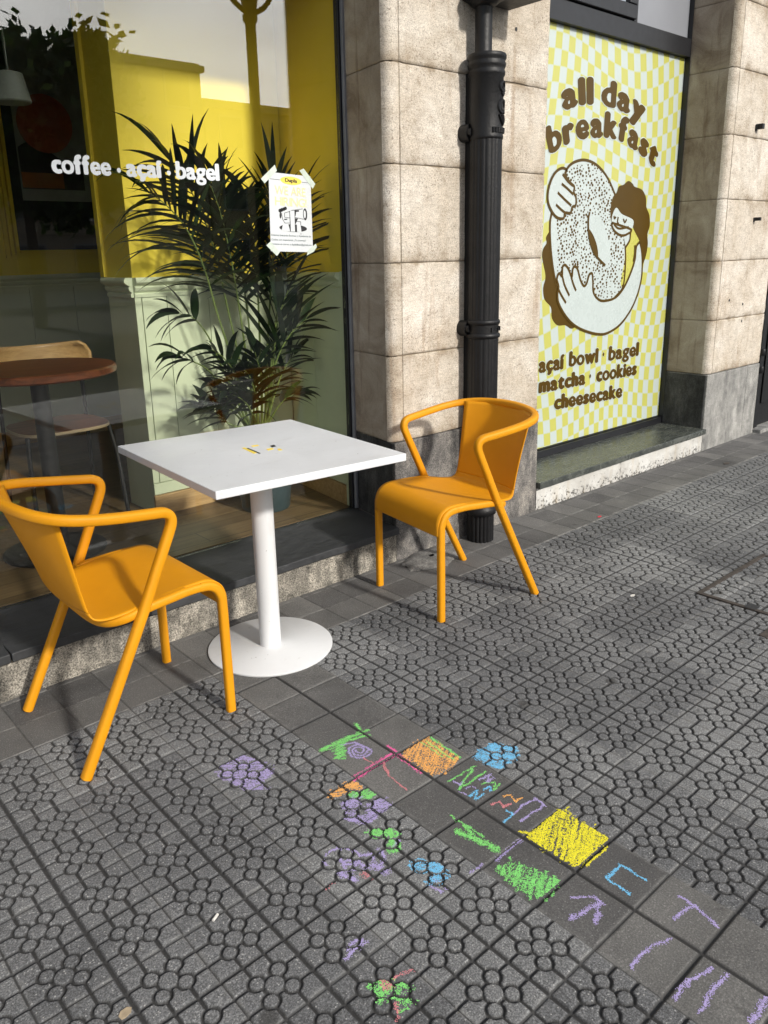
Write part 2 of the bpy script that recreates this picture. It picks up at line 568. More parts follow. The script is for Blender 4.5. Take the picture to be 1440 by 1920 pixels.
M['oak'] = wood('oak_skirting', (0.40, 0.24, 0.10), (0.62, 0.42, 0.21), 0)
M['oakfloor'] = wood('oak_floor', (0.13, 0.08, 0.04), (0.22, 0.15, 0.075), 0, 0.4, 1.0, 0.14)
M['tablewood'] = wood('dark_red_table_wood', (0.13, 0.042, 0.018), (0.34, 0.105, 0.036), 0, 0.3)
M['plywood'] = wood('honey_oak_plywood', (0.42, 0.24, 0.085), (0.62, 0.40, 0.17), 0, 0.35)
M['plyedge'] = plain('pale_plywood_edge', (0.62, 0.48, 0.29), 0.5)
M['blackmetal'] = plain('black_powder_coat', (0.012, 0.012, 0.012), 0.45)
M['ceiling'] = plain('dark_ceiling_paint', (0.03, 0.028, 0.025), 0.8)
M['chair'] = chair_paint()
M['tablewhite'] = scuffed_white()
M['paper'] = plain('white_paper', (0.60, 0.63, 0.65), 0.7, 0, 0.03, 12)
M['tape'] = plain('milky_tape', (0.55, 0.62, 0.55), 0.3, 0, 0.1, 30)
M['ink'] = plain('black_ink', (0.02, 0.02, 0.022), 0.6)
M['inkgrey'] = plain('grey_ink', (0.13, 0.17, 0.18), 0.6)
M['inkyellow'] = plain('yellow_ink', (0.86, 0.66, 0.10), 0.6)
M['inkpale'] = plain('pale_yellow_ink', (0.86, 0.72, 0.34), 0.6)
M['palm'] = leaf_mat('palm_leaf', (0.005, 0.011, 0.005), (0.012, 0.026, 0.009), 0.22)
M['stem'] = plain('palm_stem', (0.14, 0.19, 0.05), 0.45, 0, 0.2, 14)
M['pot'] = plain('teal_glazed_pot', (0.045, 0.072, 0.082), 0.35, 0, 0.12, 8)
M['soil'] = plain('potting_soil', (0.03, 0.022, 0.015), 0.95, 0, 0.4, 40, 0.004, 120)
M['leaf'] = leaf_mat('tree_leaf', (0.030, 0.055, 0.018), (0.075, 0.12, 0.04), 0.25)
M['bark'] = plain('bark', (0.11, 0.085, 0.06), 0.9, 0, 0.4, 12, 0.01, 30)
M['render'] = plain('facade_render', (0.32, 0.26, 0.19), 0.85, 0, 0.15, 0.6)
M['render2'] = plain('facade_render_ochre', (0.36, 0.28, 0.16), 0.85, 0, 0.15, 0.6)
M['pane_dark'] = plain('dark_window_glass', (0.03, 0.035, 0.04), 0.1)
M['asphalt'] = plain('asphalt', (0.05, 0.05, 0.052), 0.9, 0, 0.3, 4, 0.003, 200)
M['kerb'] = plain('granite_kerb', (0.28, 0.27, 0.26), 0.8, 0, 0.25, 40, 0.002, 200)
M['frost'] = plain('frosted_pane', (0.23, 0.24, 0.265), 0.35, 0, 0.06, 3)
M['skypane'] = plain('sky_reflection_colour', (0.30, 0.34, 0.40), 0.3, 0, 0.05, 2)  # pale blue paints the mirrored sky onto the sash pane
M['posterred'] = plain('poster_red', (0.42, 0.09, 0.035), 0.6)
M['postergrey'] = plain('poster_grey', (0.30, 0.32, 0.29), 0.6)
M['posterdark'] = plain('poster_dark', (0.05, 0.04, 0.045), 0.6)
M['posterorange'] = plain('poster_orange', (0.36, 0.13, 0.035), 0.6)
M['lampshade'] = plain('pale_lampshade', (0.22, 0.24, 0.21), 0.6)
M['dryleaf'] = plain('dry_leaf', (0.38, 0.30, 0.20), 0.8, 0, 0.2, 60)
M['white_scrap'] = plain('white_scrap', (0.6, 0.58, 0.54), 0.8)
M['red_scrap'] = plain('red_scrap', (0.55, 0.03, 0.05), 0.7)
M['rust'] = plain('rusty_steel', (0.055, 0.045, 0.038), 0.75, 0.2, 0.4, 25, 0.002, 90)
CHALK = {'purple': (0.40, 0.335, 0.60), 'green': (0.22, 0.66, 0.17), 'pink': (0.82, 0.13, 0.36), 'orange': (0.86, 0.42, 0.12),
         'blue': (0.17, 0.50, 0.78), 'yellow': (0.80, 0.72, 0.03), 'rose': (0.62, 0.22, 0.24)}
for k, c in CHALK.items():
    M['chalk_' + k] = plain('chalk_' + k, c, 0.95, 0, 0.12, 60)


# ------------------------------------------------------------------ mesh helpers
class MB:
    def __init__(self):
        self.v, self.f = [], []

    def add(self, vs, fs):
        b = len(self.v)
        self.v.extend([tuple(float(c) for c in p) for p in vs])
        self.f.extend([tuple(i + b for i in f) for f in fs])
        return self

    def box(self, x0, x1, y0, y1, z0, z1):
        vs = [(x, y, z) for z in (z0, z1) for y in (y0, y1) for x in (x0, x1)]
        return self.add(vs, [(0, 2, 3, 1), (4, 5, 7, 6), (0, 1, 5, 4), (2, 6, 7, 3), (0, 4, 6, 2), (1, 3, 7, 5)])

    def prism(self, poly, z0, z1):
        """plan polygon (counter-clockwise) extruded in z"""
        n = len(poly)
        vs = [(p[0], p[1], z0) for p in poly] + [(p[0], p[1], z1) for p in poly]
        fs = [tuple(range(n))[::-1], tuple(range(n, 2 * n))]
        fs += [(i, (i + 1) % n, n + (i + 1) % n, n + i) for i in range(n)]
        return self.add(vs, fs)

    def plate(self, poly, y0, y1):
        """polygon of (x, z) facing -y, thick from y0 (front) to y1"""
        a = sum(poly[i][0] * poly[(i + 1) % len(poly)][1] - poly[(i + 1) % len(poly)][0] * poly[i][1] for i in range(len(poly)))
        if a < 0:
            poly = poly[::-1]
        n = len(poly)
        vs = [(p[0], y0, p[1]) for p in poly] + [(p[0], y1, p[1]) for p in poly]
        fs = [tuple(range(n)), tuple(range(n, 2 * n))[::-1]]
        fs += [((i + 1) % n, i, n + i, n + (i + 1) % n) for i in range(n)]
        return self.add(vs, fs)

    def tube(self, path, ru, rv=None, n=12, up=(0, 0, 1), caps=True, taper=None, power=1.0):
        P = [Vector(p) for p in path]
        rv = rv if rv is not None else ru
        m = len(P)
        T = [(P[min(i + 1, m - 1)] - P[max(i - 1, 0)]).normalized() for i in range(m)]
        upv = Vector(up)
        U = upv - T[0] * upv.dot(T[0])
        if U.length < 1e-3:
            U = Vector((1, 0, 0)) - T[0] * T[0].x
            if U.length < 1e-3:
                U = Vector((0, 1, 0))
        U.normalize()
        vs = []
        for i in range(m):
            U = (U - T[i] * U.dot(T[i]))
            U.normalize()
            W = T[i].cross(U)
            k = taper[i] if taper else 1.0
            for j in range(n):
                a = 2 * math.pi * j / n
                ca, sa = math.cos(a), math.sin(a)
                ca, sa = math.copysign(abs(ca) ** power, ca), math.copysign(abs(sa) ** power, sa)
                vs.append(P[i] + U * (ca * ru * k) + W * (sa * rv * k))
        fs = []
        for i in range(m - 1):
            for j in range(n):
                j2 = (j + 1) % n
                fs.append((i * n + j, i * n + j2, (i + 1) * n + j2, (i + 1) * n + j))
        if caps:
            fs.append(tuple(range(n))[::-1])
            fs.append(tuple(range((m - 1) * n, m * n)))
        return self.add(vs, fs)

    def lathe(self, prof, cx, cy, n=32, rfun=None, caps=True):
        vs = []
        for r, z in prof:
            for j in range(n):
                a = 2 * math.pi * j / n
                k = rfun(a, z) if rfun else 1.0
                vs.append((cx + math.cos(a) * r * k, cy + math.sin(a) * r * k, z))
        fs = []
        for i in range(len(prof) - 1):
            for j in range(n):
                j2 = (j + 1) % n
                fs.append((i * n + j, i * n + j2, (i + 1) * n + j2, (i + 1) * n + j))
        if caps:
            fs.append(tuple(range(n))[::-1])
            fs.append(tuple(range((len(prof) - 1) * n, len(prof) * n)))
        return self.add(vs, fs)

    def grid(self, P):
        """P[i][j] points"""
        a, b = len(P), len(P[0])
        vs = [p for row in P for p in row]
        fs = [(i * b + j, i * b + j + 1, (i + 1) * b + j + 1, (i + 1) * b + j) for i in range(a - 1) for j in range(b - 1)]
        return self.add(vs, fs)

    def disc(self, cx, cz, rx, rz, y0, y1, n=28):
        return self.plate([(cx + rx * math.cos(2 * math.pi * i / n), cz + rz * math.sin(2 * math.pi * i / n)) for i in range(n)], y0, y1)


def link(o):
    COL.objects.link(o)
    return o


def tag(o, label=None, cat=None, group=None, kind=None):
    if label:
        o['label'] = label
    if cat:
        o['category'] = cat
    if group:
        o['group'] = group
    if kind:
        o['kind'] = kind
    return o


def empty(name, loc, label, cat, group=None, rz=0.0):
    o = bpy.data.objects.new(name, None)
    o.empty_display_size = 0.05
    o.location = loc
    o.rotation_euler = (0, 0, rz)
    link(o)
    return tag(o, label, cat, group)


def obj(name, mb, mat, parent=None, smooth=False, bevel=0.0, local=False, angle=40, seg=2):
    me = bpy.data.meshes.new(name)
    vs = mb.v
    if parent is not None and not local:
        off = Vector((0, 0, 0))
        p = parent
        while p is not None:
            off += p.location
            p = p.parent
        vs = [(a - off.x, b - off.y, c - off.z) for a, b, c in vs]
    me.from_pydata(vs, [], mb.f)
    me.update()
    me.materials.append(M[mat] if isinstance(mat, str) else mat)
    o = bpy.data.objects.new(name, me)
    link(o)
    if parent is not None:
        o.parent = parent
    if smooth or bevel:
        me.polygons.foreach_set('use_smooth', [True] * len(me.polygons))
        if not bevel:
            try:
                me.set_sharp_from_angle(angle=R(angle))
            except Exception:
                pass
    if bevel:
        md = o.modifiers.new('bevel', 'BEVEL')
        md.width = bevel
        md.segments = seg
        md.limit_method = 'ANGLE'
        md.angle_limit = R(35)
        md.harden_normals = True
    return o


def copy_tree(o, parent=None):
    c = o.copy()
    link(c)
    if parent is not None:
        c.parent = parent
    for ch in list(o.children):
        copy_tree(ch, c)
    return c


def spline(keys, n):
    """Catmull-Rom through the keys, n samples per span"""
    K = [np.array(k, float) for k in keys]
    K = [2 * K[0] - K[1]] + K + [2 * K[-1] - K[-2]]
    out = []
    for i in range(1, len(K) - 2):
        p0, p1, p2, p3 = K[i - 1:i + 3]
        for s in range(n):
            t = s / n
            out.append(0.5 * ((2 * p1) + (-p0 + p2) * t + (2 * p0 - 5 * p1 + 4 * p2 - p3) * t * t + (-p0 + 3 * p1 - 3 * p2 + p3) * t ** 3))
    out.append(K[-2])
    return out


_font_cache = {}
CELL = 1 / 56.0


def _shift(a, dx, dy):
    return np.roll(np.roll(a, dx, 1), dy, 0)


def _dilate(a, rx, ry):
    out = a.copy()
    nx_, ny_ = int(math.ceil(rx)), int(math.ceil(ry))
    for dy in range(-ny_, ny_ + 1):
        for dx in range(-nx_, nx_ + 1):
            if (dx / max(rx, 1e-6)) ** 2 + (dy / max(ry, 1e-6)) ** 2 <= 1.0:
                out |= _shift(a, dx, dy)
    return out


def glyph(ch, weight=(0.0, 0.0, 0.0)):
    """letter shape, size 1: the built-in face thickened outwards by (x, y) with its counters kept open; returns verts2d, faces, xmin, xmax"""
    key = (ch, weight)
    if key in _font_cache:
        return _font_cache[key]
    cu = bpy.data.curves.new('glyph', 'FONT')
    cu.body = ch
    cu.size = 1.0
    cu.fill_mode = 'FRONT'
    cu.resolution_u = 4
    o = bpy.data.objects.new('glyph', cu)
    link(o)
    dg = bpy.context.evaluated_depsgraph_get()
    dg.update()
    ev = o.evaluated_get(dg)
    me = ev.to_mesh()
    vs = [(v.co.x, v.co.y) for v in me.vertices]
    fs = [tuple(p.vertices) for p in me.polygons]
    ev.to_mesh_clear()
    bpy.data.objects.remove(o, do_unlink=True)
    bpy.data.curves.remove(cu)
    wx, wy, keep = weight
    if wx > 0:
        xs, ys = [v[0] for v in vs], [v[1] for v in vs]
        pad = 0.20
        gx = np.arange(min(xs) - pad, max(xs) + pad, CELL)
        gy = np.arange(min(ys) - pad, max(ys) + pad, CELL)
        X, Y = np.meshgrid(gx + CELL / 2, gy + CELL / 2)
        G = np.zeros(X.shape, bool)
        for f in fs:
            G |= in_poly_np(X, Y, [vs[i] for i in f])
        outside = np.zeros_like(G)
        outside[0, :] = outside[-1, :] = outside[:, 0] = outside[:, -1] = True
        while True:
            nx_ = outside.copy()
            for a, b in ((1, 0), (-1, 0), (0, 1), (0, -1)):
                nx_ |= _shift(outside, a, b)
            nx_ &= ~G
            nx_[0, :] = nx_[-1, :] = nx_[:, 0] = nx_[:, -1] = True
            if (nx_ == outside).all():
                break
            outside = nx_
        holes = ~G & ~outside
        H = ~_dilate(~holes, keep / CELL, keep * 0.6 / CELL)
        D = _dilate(G, wx / CELL, wy / CELL) & ~H
        idx = {}
        vs, fs = [], []
        for j, i in zip(*np.nonzero(D)):
            q = []
            for a, b in ((0, 0), (1, 0), (1, 1), (0, 1)):
                k = (i + a, j + b)
                if k not in idx:
                    idx[k] = len(vs)
                    vs.append((gx[0] + (i + a) * CELL, gy[0] + (j + b) * CELL))
                q.append(idx[k])
            fs.append(tuple(q))
        # round the pixel corners off the outline
        V = np.array(vs)
        E_ = {}
        for f in fs:
            for a, b in zip(f, f[1:] + f[:1]):
                E_[(min(a, b), max(a, b))] = E_.get((min(a, b), max(a, b)), 0) + 1
        be = np.array([e for e, c in E_.items() if c == 1])
        for _ in range(3):
            acc, cnt = np.zeros_like(V), np.zeros(len(V))
            np.add.at(acc, be[:, 0], V[be[:, 1]])
            np.add.at(acc, be[:, 1], V[be[:, 0]])
            np.add.at(cnt, be[:, 0], 1)
            np.add.at(cnt, be[:, 1], 1)
            m_ = cnt > 0
            V[m_] = 0.5 * V[m_] + 0.5 * acc[m_] / cnt[m_][:, None]
        vs = [tuple(v) for v in V]
    xs = [v[0] for v in vs] or [0, 0.25]
    _font_cache[key] = (vs, fs, min(xs), max(xs))
    return _font_cache[key]


def in_poly_np(X, Y, poly):
    r = np.zeros(X.shape, bool)
    for i in range(len(poly)):
        x1, y1 = poly[i]
        x2, y2 = poly[i - 1]
        if y1 == y2:
            continue
        r ^= ((y1 > Y) != (y2 > Y)) & (X < (x2 - x1) * (Y - y1) / (y2 - y1) + x1)
    return r


def text_line(mb, s, x, z, width, height, y, offset=(0.0, 0.0, 0.0), gap=0.06, slope=0.0, xf=None, space=0.28):
    """letters of s set on the plane facing -y, from x, baseline z, stretched to width; height is the x-height scale"""
    pen = 0.0
    items = []
    for ch in s:
        if ch == ' ':
            pen += space
            continue
        vs, fs, a, b = glyph(ch, offset)
        items.append((vs, fs, pen - a))
        pen += (b - a) + gap
    k = width / max(pen - gap, 1e-6)
    for vs, fs, dx in items:
        pts = []
        for vx, vy in vs:
            X, Z = (vx + dx) * k, vy * height
            if xf:
                X, Z = xf(X, Z)
            else:
                X, Z = x + X, z + Z + slope * X
            pts.append((X, y, Z))
        mb.add(pts, fs)
    return k


# ------------------------------------------------------------------ pavement
C = 0.15


def _hash(a, b):
    h = np.sin(a * 127.1 + b * 311.7) * 43758.5453
    return h - np.floor(h)


def vn2(x, y, s):
    a, b = x / s, y / s
    i, j = np.floor(a), np.floor(b)
    f, g = a - i, b - j
    f, g = f * f * (3 - 2 * f), g * g * (3 - 2 * g)
    return (_hash(i, j) * (1 - f) + _hash(i + 1, j) * f) * (1 - g) + (_hash(i, j + 1) * (1 - f) + _hash(i + 1, j + 1) * f) * g


def ground_parts(x, y):
    u, v = x / C, -y / C
    fu, fv = u - np.floor(u) - 0.5, v - np.floor(v) - 0.5
    au, av = np.abs(fu), np.abs(fv)
    row = v < -8.0
    strip = (u >= 0) & (u < 2)
    pl = row | strip
    du, dv = 0.5 - au, 0.5 - av
    iu, iv = np.round(u).astype(int), np.round(v).astype(int)

    def gr(d, hw):
        return np.clip(1 - (d / hw) ** 4, 0, 1) ** 0.8
    even_u, even_v = (iu % 2 == 0), (iv % 2 == 0)
    wide_u = np.where(even_u, 0.22 * gr(du, 0.040), np.clip(1 - (du / 0.036) ** 2, 0, 1) ** 0.7)
    wide_v = np.where(even_v, 0.22 * gr(dv, 0.040), np.clip(1 - (dv / 0.036) ** 2, 0, 1) ** 0.7)
    slit_u = np.where(even_u, 0.8 * gr(du, 0.010), 0)
    slit_v = np.where(even_v, 0.8 * gr(dv, 0.010), 0)
    g = np.maximum.reduce([wide_u, wide_v, slit_u, slit_v])
    shallow = np.maximum(gr(du, 0.022) * 0.6, gr(dv, 0.022) * 0.25)
    g = np.where(row, shallow, g)
    r0 = np.hypot(au, av)
    rp = np.hypot(au - 1 / 6, av - 1 / 6)
    e = np.minimum(r0 - 0.121, rp - 0.089)
    ring = np.where((e > 0) & (e < 0.054), np.sin(np.pi * np.clip(e / 0.054, 0, 1)) ** 0.7, 0)
    far = rp > 0.089 + 0.024

    def ug(d, hw):
        return np.clip(1 - (d / hw) ** 2, 0, 1) ** 0.7
    st = np.maximum(np.where((av > 1 / 6) & far, ug(np.abs(au - 1 / 6), 0.029), 0),
                    np.where((au > 1 / 6) & far, ug(np.abs(av - 1 / 6), 0.029), 0))
    fl = np.maximum(ring, st)
    fl = np.where(pl, 0, fl)
    g = np.maximum(g, fl)
    gd = np.maximum.reduce([np.where(even_u, 0, wide_u), np.where(even_v, 0, wide_v), slit_u, slit_v, fl])
    gd = np.where(row, shallow, np.clip(gd * 2.0, 0, 1))
    tu, tv = np.floor(u / 2), np.floor(v / 2)
    tu = np.where(row, np.floor(u), tu)
    tv = np.where(row, np.floor(v), tv)
    rnd = _hash(tu, tv)
    jd = np.minimum(np.where(even_u, du, 9), np.where(even_v, dv, 9))
    joint = np.clip(1 - jd / 0.075, 0, 1)
    joint = np.where(row, 2.2 * np.clip(1 - (dv / 0.030) ** 2, 0, 1) + 0.7 * np.clip(1 - (du / 0.024) ** 2, 0, 1), joint)
    tilt = (_hash(tu + 3, tv) - 0.5) * 0.008 * (u / 2 - tu - 0.5) + (_hash(tu, tv + 5) - 0.5) * 0.008 * (v / 2 - tv - 0.5)
    tilt = np.where(row, 0.0, tilt)
    wear = 0.72 + 0.28 * np.clip(1.6 * (vn2(x, y, 0.23) * 0.6 + vn2(x + 7, y, 0.06) * 0.4) - 0.25, 0, 1)
    g = np.where(row, g, g * wear)
    z = -0.0062 * np.where(row, g * 0.7, g) + (rnd - 0.5) * 0.0016 + tilt
    return z, gd, pl.astype(float), joint, rnd


def ground_z(x, y):
    return ground_parts(np.asarray(x, float), np.asarray(y, float))[0]


def build_pavement():
    V, F, G, PL, J, RN = [], [], [], [], [], []
    base = 0
    patches = [(-1.05, 1.50, -0.75, 1.60, 0.0024), (1.50, 5.10, -0.45, 1.60, 0.0032),
               (-1.95, -1.05, -0.75, 1.60, 0.012), (-1.95, 1.50, -1.95, -0.75, 0.012), (1.50, 5.10, -1.95, -0.45, 0.012),
               (5.10, 12.0, -1.95, 1.60, 0.03), (-9.0, -1.95, -1.95, 1.60, 0.03), (-9.0, 12.0, -3.0, -1.95, 0.03)]
    for x0, x1, y0, y1, s in patches:
        nx, ny = int(round((x1 - x0) / s)) + 1, int(round((y1 - y0) / s)) + 1
        xs, ys = np.linspace(x0, x1, nx), np.linspace(y0, y1, ny)
        X, Y = np.meshgrid(xs, ys)
        z, g, pl, jt, rn = ground_parts(X, Y)
        V.append(np.stack([X, Y, z], -1).reshape(-1, 3))
        for lst, a in ((G, g), (PL, pl), (J, jt), (RN, rn)):
            lst.append(np.clip(a, 0, 1).reshape(-1) if lst is G else a.reshape(-1))
        idx = np.arange(nx * ny).reshape(ny, nx) + base
        F.append(np.stack([idx[:-1, :-1], idx[:-1, 1:], idx[1:, 1:], idx[1:, :-1]], -1).reshape(-1, 4))
        base += nx * ny
    V, F = np.concatenate(V), np.concatenate(F)
    me = bpy.data.meshes.new('pavement')
    me.vertices.add(len(V))
    me.vertices.foreach_set('co', V.astype(np.float32).ravel())
    me.loops.add(F.size)
    me.loops.foreach_set('vertex_index', F.astype(np.int32).ravel())
    me.polygons.add(len(F))
    me.polygons.foreach_set('loop_start', np.arange(0, F.size, 4, dtype=np.int32))
    me.polygons.foreach_set('loop_total', np.full(len(F), 4, dtype=np.int32))
    me.polygons.foreach_set('use_smooth', np.ones(len(F), dtype=bool))
    me.update()
    for nm, a in (('groove', G), ('plain', PL), ('joint', J), ('tilernd', RN)):
        at = me.attributes.new(nm, 'FLOAT', 'POINT')
        at.data.foreach_set('value', np.concatenate(a).astype(np.float32))
    me.materials.append(M['paving'])
    o = link(bpy.data.objects.new('pavement', me))
    tag(o, kind='structure')


build_pavement()
tag(obj('kerb', MB().box(-60, 60, -3.15, -3.004, -0.2, -0.002), 'kerb'), kind='structure')
tag(obj('road', MB().box(-60, 60, -22.0, -3.154, -0.3, -0.13), 'asphalt'), kind='structure')
tag(obj('far_pavement', MB().box(-80, 80, -36.0, -22.004, -0.3, -0.01), 'kerb'), kind='structure')
tag(obj('ground', MB().box(-300, 300, -300, 300, -0.9, -0.42), 'asphalt'), kind='structure')

# ------------------------------------------------------------------ stone facade
F_Y = 1.53


def pilaster(name, x0, x1, joints, plinth_top, label, left_in, right_in, plinth_mat):
    """left arris bead at x0, flat front from x0 to x1, reveals running back to y = 2.0"""
    root = empty(name, ((x0 + x1) / 2, F_Y + 0.2, 0), label, 'stone pillar')
    levels = [plinth_top] + joints
    mb, rv = MB(), MB()
    J, JR = [], []
    bead = [(x0 - 0.034 * math.cos(a) + 0.0, F_Y + 0.040 - 0.040 * math.sin(a)) for a in [R(t) for t in (0, 18, 36, 54, 72, 90)]]
    nz = 10
    for a, b in zip(levels[:-1], levels[1:]):
        za, zb = a + 0.0014, b - 0.0014
        zs = [za, za + 0.004, za + 0.012] + [za + (zb - za) * t for t in np.linspace(0.1, 0.9, nz)] + [zb - 0.012, zb - 0.004, zb]
        ins = [0.004, 0.0012, 0] + [0] * nz + [0, 0.0012, 0.004]
        front = bead + [(x0 + 0.024, F_Y), (x0 + 0.026, F_Y + 0.004), (x0 + 0.030, F_Y + 0.004), (x0 + 0.032, F_Y - 0.001)]
        front += [(x, F_Y - 0.001) for x in np.linspace(x0 + 0.06, x1 - 0.02, 16)] + [(x1 - 0.006, F_Y), (x1, F_Y + 0.006), (x1, 2.0)]
        rows, rj = [], []
        chip = np.abs(rng.normal(0, 0.0022, (2, len(front)))) * (rng.random((2, len(front))) < 0.5)
        wob = rng.normal(0, 0.0007, (len(zs), len(front)))
        for i, (z, d) in enumerate(zip(zs, ins)):
            rows.append([(px, py + d + wob[i, j] * (1 if 4 < j < len(front) - 2 else 0), z + (chip[0, j] * (1 - i / 3) if i < 3 else -chip[1, j] * (1 - (len(zs) - 1 - i) / 3) if i > len(zs) - 4 else 0)) for j, (px, py) in enumerate(front)])
            rj += [max(0.0, 1 - min(z - za, zb - z) / 0.05)] * len(front)
        mb.grid(rows)
        J += rj
        # reveal face, from the bead back to the window
        xi = x0 - 0.034
        back = [(xi + (left_in - xi) * t, F_Y + 0.04 + (2.0 - F_Y - 0.04) * t) for t in np.linspace(1, 0, 8)]
        rows = [[(px + d, py, z) for (px, py) in back] for z, d in zip(zs, ins)]
        rv.grid(rows)
    o = obj('shaft', mb, 'stone', root, smooth=True, angle=50)
    at = o.data.attributes.new('joint', 'FLOAT', 'POINT')
    at.data.foreach_set('value', np.array(J, np.float32))
    tag(obj('reveal', rv, 'grime', root, smooth=True, angle=50), 'grimy brown inner side of the pillar')
    core = MB()
    core.prism([(x0 - 0.024, F_Y + 0.030), (x0 + 0.004, F_Y + 0.0075), (x1 - 0.006, F_Y + 0.0075), (x1 - 0.006, 1.998), (left_in + 0.008, 1.998)], plinth_top, joints[-1])
    obj('mortar_bed', core, 'mortar', root)
    return root


p1 = pilaster('stone_pilaster', 1.190, 2.190, [0.939, 1.33, 1.722, 2.10, 2.49, 2.88, 3.25], 0.557,
              'sandstone pillar with a black downpipe, between the yellow shop window and the printed sign', 1.236, 2.19, 'plinth')
pb = MB()
pb.prism([(1.160, F_Y - 0.006), (2.196, F_Y - 0.006), (2.196, 2.0), (1.240, 2.0)], -0.03, 0.555)
obj('plinth', pb, 'plinth', p1, bevel=0.006)
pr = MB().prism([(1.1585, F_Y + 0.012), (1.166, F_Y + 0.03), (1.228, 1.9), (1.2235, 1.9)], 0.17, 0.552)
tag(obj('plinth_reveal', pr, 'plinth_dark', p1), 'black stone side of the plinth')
p2 = pilaster('stone_pilaster', 4.085, 4.850, [0.889, 1.271, 1.656, 2.04, 2.422, 2.80, 3.25], 0.530,
              'sandstone pillar with two iron pegs, between the printed sign and the black door', 4.05, 4.85, 'plinth_pale')
pb = MB()
pb.prism([(4.052, F_Y - 0.006), (4.652, F_Y - 0.006), (4.652, 2.0), (4.052, 2.0)], -0.03, 0.527)
pb.prism([(4.657, F_Y - 0.004), (4.856, F_Y - 0.004), (4.856, 2.0), (4.657, 2.0)], -0.03, 0.527)
obj('plinth', pb, 'plinth_pale', p2, bevel=0.008)
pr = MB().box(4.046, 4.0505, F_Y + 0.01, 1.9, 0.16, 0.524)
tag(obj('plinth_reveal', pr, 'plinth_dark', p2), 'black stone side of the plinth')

# iron pegs of the right pillar
for k, (px, py, s, lb) in enumerate(((1419, 238, 0.016, 'upper and larger of two black iron pegs in the stone pillar beyond the sign'),
                                     (1414, 411, 0.011, 'lower and smaller of two black iron pegs in the stone pillar beyond the sign'))):
    c = wp(px, py, F_Y)
    m = MB().box(c[0] - s, c[0] + s, F_Y - 0.045, F_Y + 0.01, c[2] - s, c[2] + s)
    m.box(c[0] - s * 1.5, c[0] - s, F_Y - 0.012, F_Y + 0.01, c[2] - s * 1.6, c[2] + s * 0.7)
    tag(obj('iron_peg', m, 'iron', bevel=0.003), lb, 'iron peg', 'iron pegs in the pillar')

# drill holes in the stone: small dark plugs
for px, py, own in ((967, 55, p1), (1392, 570, p2), (1390, 602, p2), (1367, 563, p2)):
    c = wp(px, py, F_Y)
    obj('drill_hole', MB().disc(c[0], c[2], 0.007, 0.009, F_Y - 0.0035, F_Y + 0.01, 10), 'ink', own)

# wall over the openings (above the frame) keeps sun and sky out of the shop
lint = MB().box(-6.0, 9.0, F_Y + 0.06, 2.0, 3.254, 5.5)
tag(obj('upper_facade', lint, 'stone'), 'sandstone wall running above the shop openings', 'wall')
lw = MB().box(-6.0, -0.865, F_Y, 2.0, -0.03, 3.25)  # unseen wall, added to narrow the window and dim the cafe
tag(obj('dimming_wall', lw, 'stone'), 'unseen sandstone wall added beside the yellow shop window to dim the cafe', 'wall')

# ------------------------------------------------------------------ window sills
s1 = empty('window_sill', (-0.55, 1.7, 0), 'black slate sill on a rough concrete step under the yellow shop window', 'window sill')
edge = [(-2.28, 1.497)]
for x in np.linspace(-2.2, 1.16, 60):
    edge.append((x, 1.497 + rng.normal(0, 0.0016)))
slab = MB()
for a, b in ((-0.862, -0.548), (-0.544, 1.157)):
    poly = [(a, 1.498)] + [(x, 1.498 + rng.normal(0, 0.0013)) for x in np.arange(a + 0.05, b - 0.03, 0.055)] + [(b, 1.498), (b + 0.003, 1.57), (b + 0.066, 1.90), (a, 1.90)]
    slab.prism(poly, 0.136, 0.168)
obj('slab', slab, 'slate', s1, bevel=0.004)
ris = MB()
nx, nzz = 170, 10
rows = []
for z in np.linspace(-0.03, 0.1345, nzz):
    rows.append([(x, 1.522 + rng.normal(0, 0.0016), z) for x in np.linspace(-0.862, 1.157, nx)])
ris.grid(rows)
ris.box(-0.862, 1.157, 1.54, 1.9, -0.03, 0.134)
obj('riser', ris, 'riser', s1, smooth=True)

s2 = empty('window_sill', (3.1, 1.7, 0), 'green slate sill on a chipped white painted step under the printed sign', 'window sill')
poly = [(2.2, 1.500)] + [(x, 1.500 + rng.normal(0, 0.0012)) for x in np.arange(2.26, 4.02, 0.06)] + [(4.050, 1.500), (4.044, 1.92), (2.2, 1.92)]
obj('slab', MB().prism(poly, 0.124, 0.160), 'greenslate', s2, bevel=0.004)
ris = MB()
for a, b in ((2.200, 3.030), (3.034, 4.0495)):
    rows = [[(x, 1.526 + rng.normal(0, 0.0010), z) for x in np.linspace(a, b, 50)] for z in np.linspace(-0.03, 0.1225, 10)]
    ris.grid(rows)
ris.box(2.2, 4.049, 1.54, 1.9, -0.03, 0.122)
obj('riser', ris, 'paint', s2, smooth=True)

